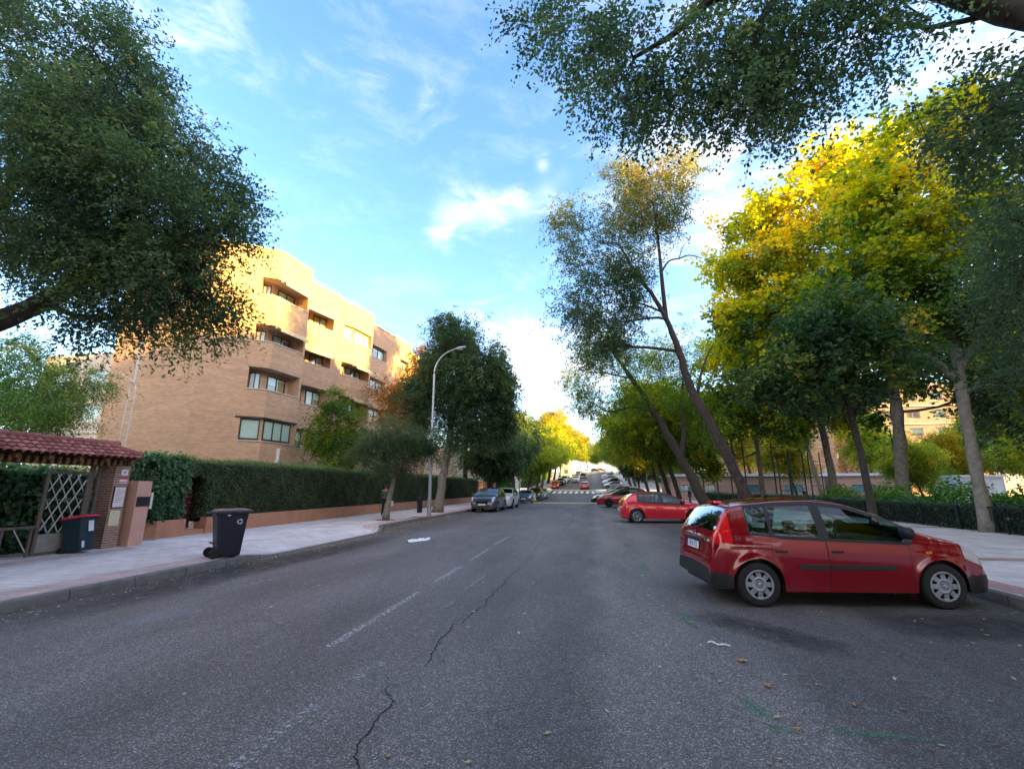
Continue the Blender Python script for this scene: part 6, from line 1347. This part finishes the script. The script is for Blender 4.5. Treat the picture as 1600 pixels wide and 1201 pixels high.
for s_ in (-1, 1):
    b = MB(); b.lathe([(0, .03), (.035, .028), (.05, .01), (.055, 0)], 20, (0, 0, 0), 'x'); 
    for zz, xx, yy_ in ((1.02, .165, .655), (.90, .130, .68)):
        o = b.build('reversing_lamp', CLEARL, fc, True) if zz > 1 else add('reversing_lamp', o.data, fc); o.rotation_euler = (0, 0, pi+s_*-.35); o.location = (xr+xx, s_*yy_, zz); o.scale = (.6, .8, .9)
    for (a_, c_) in ((1.20, 1.615), (1.65, 2.52)):
        b = MB(); b.box(a_-1.96, c_-1.96, -.006, .008, -.032, .032); o = b.build('side_moulding', BLKP, fc, bevel=.004); o.location = (0, s_*.845, .535)
    b = MB(); b.box(-.045, .045, -.004, .004, -.018, .018); o = b.build('side_indicator', ORANGEL, fc, bevel=.004); o.location = (3.05-1.96-.06, s_*.842, .735)
    b = MB(); rbox_rings(b, [(-.03, .012, .06, 0, 0, .008), (.03, .012, .06, 0, 0, .008)]); o = b.build('fog_lamp', REDL if s_ > 0 else GAP, fc); o.location = (xr+.02, s_*.60, .40)
b = MB(); b.box(-.02, .0, -.3, .3, .0, .06); o = b.build('front_grille', GAP, fc); o.location = (1.96, 0, .5)
def place(kind, nm, label, x, y, hd_, pm, group, text=None, dark=False, z=None, **k):
    c, G_, X_ = car(kind, nm, label, (x, y, zr(y) if z is None else z), hd_, pm, group=group, dark=dark, **k); t = TYPES[kind]
    if abs(zr(y+1)-zr(y-1)) > .01:
        sl_ = math.atan((zr(y+1)-zr(y-1))/2); c.rotation_euler = (Matrix.Rotation(sl_, 3, 'X') @ Matrix.Rotation(hd_, 3, 'Z')).to_euler()
    pz_ = .48 if kind != 'suv' else .52
    plate_obj(c, (t['L']/2+.012, 0, pz_), (0, 0, R(90)), None, False); plate_obj(c, (-t['L']/2-.012, 0, pz_+.12), (0, 0, R(-90)), None, False)
    b = MB(); rbox_rings(b, [(-.10, .02, .38, 0, 0, .02), (.10, .02, .44, 0, 0, .02)]); o = b.build('grille', GAP, c); o.location = (t['L']/2-.012, 0, pz_+.10)
    b = MB(); b.box(-.01, .01, -.6, .6, -.03, .03); o = b.build('lower_grille', GAP, c); o.location = (t['L']/2-.02, 0, pz_-.16)
    return c
GP = 'cars parked nose in on the park side'; GLf = 'cars parked along the hedge side kerb'
def at_wheel(x, y, kind, hd_, which):   # near outer wheel at (x,y)
    t = TYPES[kind]; return Vector((x, y))+Vector((cos(hd_), sin(hd_)))*(t['L']/2-t['wx'][which])+Vector((-sin(hd_), cos(hd_)))*((t['W']/2-.06)*(1 if cos(hd_) > 0 else -1))
h2 = R(4); c2 = at_wheel(2.02, 22.9, 'hatch', h2, 0)
place('hatch', 'parked_car', 'bright red hatchback with twin spoke alloy wheels parked nose in, second from the camera', c2.x, c2.y, h2, RED2, GP, fine=False, step=.035, trim=False)
h3 = R(178); c3 = at_wheel(1.32, 40.6, 'suv', h3, 1)
place('suv', 'parked_car', 'crimson crossover parked nose out with black wheels behind the bright red hatchback', c3.x, c3.y+.2, h3, DRED, GP, rimm=BLKP)
place('hatch', 'parked_car', 'low black car with its nose poking out beside the crimson crossover', 1.9, 49, R(180), BLKC, GP)
place('van', 'parked_van', 'white van with large side windows parked beyond the crimson crossover', 3.2, 56, R(180), WHITC, GP)
place('hatch', 'parked_car', 'silver hatchback parked just beyond the white van', 3.1, 66, R(180), SILC, GP)
place('saloon', 'parked_car', 'light blue grey car parked nose out before the crossing', 3.1, 74, R(180), BLUEC, GP)
for i, (y, k, pm, lb) in enumerate([(97, 'hatch', SILC, 'silver car parked first beyond the crossing on the park side'), (104, 'suv', BLUEC, 'pale blue tall car second beyond the crossing on the park side'), (113, 'hatch', WHITC, 'white car parked third beyond the crossing on the park side'), (124, 'saloon', GREYC, 'grey saloon far up the slope on the park side'), (140, 'suv', WHITC, 'white tall car near the top of the slope on the park side')]):
    place(k, 'parked_car', lb, 4.0+xs(y), y, R(180), pm, GP, seats=False, dark=True, step=.09)
place('suv', 'parked_car', 'grey crossover with spindle black grille facing the camera, first in the kerbside row', -7.5, 31.0+2.3, R(-90), GREYC, GLf, dark=True, rimm=SILVER)
place('suv', 'parked_car', 'white rounded car tucked behind the grey crossover', -7.3, 36.2+2.3, R(-90), WHITC, GLf, dark=True)
place('saloon', 'parked_car', 'blue grey saloon facing the camera, third in the kerbside row', -7.4, 49.8+2.25, R(-90), BLUEG, GLf)
place('suv', 'parked_car', 'black car with silver flank, fourth in the kerbside row', -7.4, 57.5+2.3, R(-90), BLKC, GLf, seats=False, dark=True)
place('hatch', 'parked_car', 'grey silver hatchback, last of the kerbside row before the crossing', -7.4, 65.5+2.1, R(-90), SILC, GLf, seats=False, dark=True)
place('hatch', 'parked_car', 'orange red hatchback parked just past the crossing by the kerb', -8.0+xs(98), 98, R(-90), ORC, GLf, seats=False, dark=True)
place('suv', 'parked_car', 'black and white looking dark car parked on the slope after the orange red hatchback', -7.5+xs(107), 107, R(-90), BLKC, GLf, seats=False, dark=True)
place('van', 'parked_van', 'white van parked on the slope in front of the small white house', -7.4+xs(116), 116, R(-90), WHITC, GLf, seats=False, dark=True)
place('saloon', 'parked_car', 'silver saloon parked further up behind the white van on the slope', -7.4+xs(124), 124, R(-90), SILC, GLf, seats=False, dark=True)
place('hatch', 'moving_car', 'dark red car driving away up the hill in the middle of the road', -1.75+xs(95), 95, R(90), DRED, 'cars driving on the hill', seats=False, dark=True)
place('suv', 'moving_car', 'white car coming down the hill behind the dark red one', -4.6+xs(118), 118, R(-90), WHITC, 'cars driving on the hill', seats=False, dark=True)
place('van', 'moving_van', 'pale van far up the hill ahead of the dark red car', -3.6+xs(140), 140, R(90), SILC, 'cars driving on the hill', seats=False, dark=True)
for i, (x, y, pm, lb) in enumerate([(-6.5, 165, BLKC, 'black car parked close to the hilltop'), (-4.5, 185, WHITC, 'white car at the very top of the hill'), (-1.5, 200, BLKC, 'dark car crossing the hilltop'), (1.0, 204, ORC, 'orange car crossing the hilltop')]):
    place('hatch', 'distant_car', lb, x+xs(y), y, R(-90 if i < 2 else 0), pm, 'cars around the hilltop', seats=False, dark=True, step=.12)

# ------------------------------------------------------------------ people
def skin(name, parent, joints, edges, m, sub=2, root=0):
    me = bpy.data.meshes.new(name); me.from_pydata([j[:3] for j in joints], edges, []); me.update(); o = add(name, me, parent, m)
    o.modifiers.new('skin', 'SKIN'); sv = me.skin_vertices[0].data
    for i, j in enumerate(joints): rr = j[3] if isinstance(j[3], tuple) else (j[3], j[3]); sv[i].radius = rr; sv[i].use_root = (i == root)
    s = o.modifiers.new('sub', 'SUBSURF'); s.levels = sub; s.render_levels = sub
    for p in me.polygons: p.use_smooth = True
    return o
SKINM = mat('skin', (.45, .25, .17), .6)
def person(label, loc, rz, top, legs, hairc, stride=.18, h=1.66, bag=None, long_hair=False):
    r = empty('person', loc, rz, label, 'person'); s = h/1.7; r.scale = (s,)*3
    st = stride
    J = [(0, 0, .95, (.13, .10)), (0, 0, 1.15, (.12, .09)), (0, 0, 1.36, (.15, .10)), (0, 0, 1.46, .055), (0, .01, 1.53, .05), (0, .015, 1.60, (.075, .09)), (0, .01, 1.67, (.06, .075)),
         (.09, 0, .90, .085), (.10, st*.5, .50, .058), (.10, st, .10, .04), (.10, st+.12, .04, .035), (-.09, 0, .90, .085), (-.10, -st*.3, .50, .058), (-.10, -st, .10, .04), (-.10, -st+.12, .04, .035),
         (.18, 0, 1.38, .055), (.23, -.04, 1.12, .042), (.22, .06, .88, .03), (.22, .09, .80, (.022, .038)), (-.18, 0, 1.38, .055), (-.23, .02, 1.12, .042), (-.22, .14, .90, .03), (-.22, .17, .82, (.022, .038))]
    E_ = [(0, 1), (1, 2), (2, 3), (3, 4), (4, 5), (5, 6), (0, 7), (7, 8), (8, 9), (9, 10), (0, 11), (11, 12), (12, 13), (13, 14), (2, 15), (15, 16), (16, 17), (17, 18), (2, 19), (19, 20), (20, 21), (21, 22)]
    n = len(J)
    for sx, (hx, hy, hz) in ((1, (.22, .09, .80)), (-1, (-.22, .17, .82))):     # fingers and thumb
        bi = 18 if sx > 0 else 22
        for k, (oy, ln_) in enumerate(((-.024, .05), (-.008, .062), (.009, .058), (.024, .045))):
            J.append((hx, hy+oy, hz-.045, .008)); J.append((hx-.012*sx, hy+oy, hz-.045-ln_*.7, .007)); E_ += [(bi, n), (n, n+1)]; n += 2
        J.append((hx-.012*sx, hy+.045, hz-.03, .009)); E_.append((bi, n)); n += 1
    skin('body', r, J, E_, SKINM, 1)
    g = lambda i, k, q=0: (J[i][0], J[i][1], J[i][2]+q, tuple(v_*k for v_ in (J[i][3] if isinstance(J[i][3], tuple) else (J[i][3],)*2)))
    jk = [g(0, 1.22, -.05), g(1, 1.25), g(2, 1.2), g(3, 1.1, -.03), g(15, 1.3), g(16, 1.35), g(17, 1.3), g(19, 1.3), g(20, 1.35), g(21, 1.3)]
    skin('jacket', r, jk, [(0, 1), (1, 2), (2, 3), (2, 4), (4, 5), (5, 6), (2, 7), (7, 8), (8, 9)], top, 1)
    tr_ = [g(0, 1.12), g(7, 1.12), g(8, 1.25), g(9, 1.25), g(11, 1.12), g(12, 1.25), g(13, 1.25)]; skin('trousers', r, tr_, [(0, 1), (1, 2), (2, 3), (0, 4), (4, 5), (5, 6)], legs, 1)
    for k in (9, 13): skin('shoe', r, [g(k, 1.25, -.04), (J[k+1][0], J[k+1][1]+.02, .04, (.045, .04))], [(0, 1)], mat('shoe', (.5, .48, .46), .7) if 'shoe' not in bpy.data.materials else bpy.data.materials['shoe'], 1)
    hz = 1.50 if long_hair else 1.58
    skin('hair', r, [(0, -.03, hz, (.085, .07)), (0, -.025, 1.62, (.092, .092)), (0, -.01, 1.70, (.07, .08))], [(0, 1), (1, 2)], mat('hair', hairc, .8), 1)
    b = MB()
    for s_ in (-1, 1): b.lathe([(0, -.009), (.009, 0), (0, .009)], 8, (s_*.03, .098, 1.61), 'y'); 
    b.build('eye', INK, r); b = MB(); b.box(-.02, .02, .092, .098, 1.553, 1.56); b.build('mouth', mat('lips', (.4, .12, .1), .6), r)
    if bag: b = MB(); rbox_rings(b, [(-.16, .05, .12, 0, 0, .03), (.1, .05, .11, 0, 0, .03)]); o = b.build('x', bag, None); o.name = 'hand_bag'; tag(o, 'small white bag carried by the walker in the grey jacket', 'bag'); o.location = (loc[0]+.33, loc[1]+.05, loc[2]+.72)
    return r
DG = mat('dark cloth', (.015, .015, .02), .9); GJ = mat('grey jacket', (.10, .115, .12), .9); RJ = mat('red top', (.40, .02, .03), .8)
person('person with reddish hair and grey jacket walking away behind the slim street tree', (-10.72, 22.9, .14), R(5), GJ, DG, (.20, .055, .025), bag=WHITE, long_hair=True)
person('person in dark jacket walking inside the park by the pavilion', (9.0, 46, .0), R(60), DG, mat('grey trousers', (.10, .10, .12), .9), (.02, .015, .01))
person('person in red top and dark trousers standing at the kerb near the crossing', (-8.9, 77, zr(77)+.14), R(180), RJ, DG, (.03, .02, .015), stride=.03)
person('small dark clothed figure at the court beyond the railing', (20.6, 50, .0), R(200), mat('dark maroon coat', (.06, .015, .02), .9), DG, (.02, .015, .01), stride=.1)

# ------------------------------------------------------------------ litter and leaves
r_ = np.random.default_rng(99)
def litter(name, pts, size, stops, z=.006, curl=.35):
    n = len(pts); V = []; Q = []; a = r_.random(n)*2*pi; s = size*(.5+.9*r_.random(n))
    for i, (x, y, zz) in enumerate(pts):
        c, q = cos(a[i]), sin(a[i]); l, w2 = s[i], s[i]*.32; k = len(V); cu = curl*s[i]*r_.random()
        P = [(-l/2, 0, 0), (0, -w2, cu*.5), (l/2, 0, cu), (0, w2, cu*.6)]
        V += [(x+px_*c-py_*q, y+px_*q+py_*c, zz+z+pz_) for px_, py_, pz_ in P]; Q.append((k, k+1, k+2, k+3))
    me = fast_mesh(name, V, Q); at = me.attributes.new('v', 'FLOAT', 'FACE'); at.data.foreach_set('value', r_.random(n).astype(np.float32))
    return tag(add(name, me, None, leaf_mat(name+' leaves', stops, .2)), kind='stuff')
pts = []
for _ in range(1500):      # along the left kerb
    y = r_.uniform(3, 40); x = kl(y)+abs(r_.normal(0, .28)); pts.append((x+.02, y, 0.))
for _ in range(2400): y = r_.uniform(16.5, 27); pts.append((kl(y)+abs(r_.normal(.2, .5)), y, 0.))
for _ in range(420): y = r_.uniform(3, 26); pts.append((r_.uniform(-11.8, kl(y)-.2), y, .145 if not 9.6 < y < 17 else .15))
for _ in range(520): pts.append((r_.uniform(.4, 5.6), r_.uniform(2.6, 22), 0.))
for _ in range(260): pts.append((r_.uniform(5.9, 13), r_.uniform(6, 40), .146))
for _ in range(200): pts.append((r_.uniform(-7, .5), r_.uniform(3, 20), 0.))
for _ in range(400): y = r_.uniform(4, 40); pts.append((krr(y)-abs(r_.normal(0, .3)), y, 0.))
litter('fallen_leaves', pts, .045, [(0, (.30, .16, .05)), (.5, (.48, .36, .16)), (1, (.58, .50, .34))])
def star_leaf(label, x, y, s, rz):
    n = 10; v = [(0, 0, .012)]; 
    for k in range(n):
        a = 2*pi*k/n; rr = s*(1 if k % 2 == 0 else .45)*(1 if k else 1.25); v.append((rr*cos(a), rr*sin(a), .004+.02*r_.random()))
    b = MB(); b.poly(v, [(0, 1+k, 1+(k+1) % n) for k in range(n)]); b.tube([(0, 0, .012), (-s*1.3, .01, .004)], .002, 4)
    o = b.build('dry_leaf', mat('dry leaf', (.42, .22, .12), .8, noise=(30, .3)) if 'dry leaf' not in bpy.data.materials else bpy.data.materials['dry leaf'], fix=False); o.location = (x, y, .004); o.rotation_euler = (0, 0, rz); tag(o, label, 'leaf', 'large dry leaves on the asphalt')
star_leaf('largest dry brown plane leaf lying below the twisted white paper', 1.35, 5.11, .055, .4); star_leaf('brown plane leaf between the paper strip and the green paint line', 1.38, 4.54, .045, 2.); star_leaf('small pinkish brown leaf close to the camera side of the green paint line', 1.9, 4.3, .035, 1.); star_leaf('brown leaf on the green paint mark', 1.33, 3.83, .03, 3)
b = MB(); pts = []
for i in range(14): t = i/13; pts.append((t*.20, -.09*t+.022*sin(t*9), .010+.010*abs(sin(t*7))))
b.tube(pts, [.006+.006*abs(sin(i*1.3)) for i in range(14)], 6); o = b.build('paper_strip', WHITE, None, True); o.location = (1.15, 5.60, 0); tag(o, 'twisted strip of white paper on the asphalt behind the dark red car', 'litter')
V = []; Q = []; nx2, ny2 = 22, 10
for i in range(nx2):
    for j in range(ny2):
        u, v_ = i/(nx2-1), j/(ny2-1); wdt = .16+.12*sin(u*3+.4)+.05*sin(u*11); V.append(((u-.5)*.95+.1*(v_-.5), (v_-.5)*1.5*wdt, .012+.08*abs(sin(u*9+v_*4))*sin(pi*v_)*(.4+.6*r_.random())))
for i in range(nx2-1):
    for j in range(ny2-1): Q.append((i*ny2+j, (i+1)*ny2+j, (i+1)*ny2+j+1, i*ny2+j+1))
o = add('crumpled_sheet', fast_mesh('crumpled_sheet', V, Q, smooth=False), None, mat('white cloth', (.80, .80, .78), .85)); o.location = (-5.45, 14.2, .002); o.rotation_euler = (0, 0, R(62)); tag(o, 'crumpled white sheet lying on the road near the parking bay', 'litter')
for x, y, lb in ((-8.9, 21.2, 'round tree pit of bare soil'),):
    for k, (a, c) in enumerate(((-9.72, 20.94), (-9.62, 28.0))):
        b = MB(); b.lathe([(0, .0), (.42, .0), (.5, -.002)], 20, (a, c, .147)); tag(b.build('tree_pit', mat('pit soil', (.14, .09, .06), .95, noise=(12, .4))), kind='structure')
b = MB(); b.box(-.35, .35, -.3, .3, 0, .004); o = b.build('manhole_cover', mat('iron cover', (.09, .08, .08), .7, .3, noise=(30, .3))); o.location = (-9.0, 23.0, .1465); tag(o, kind='structure')
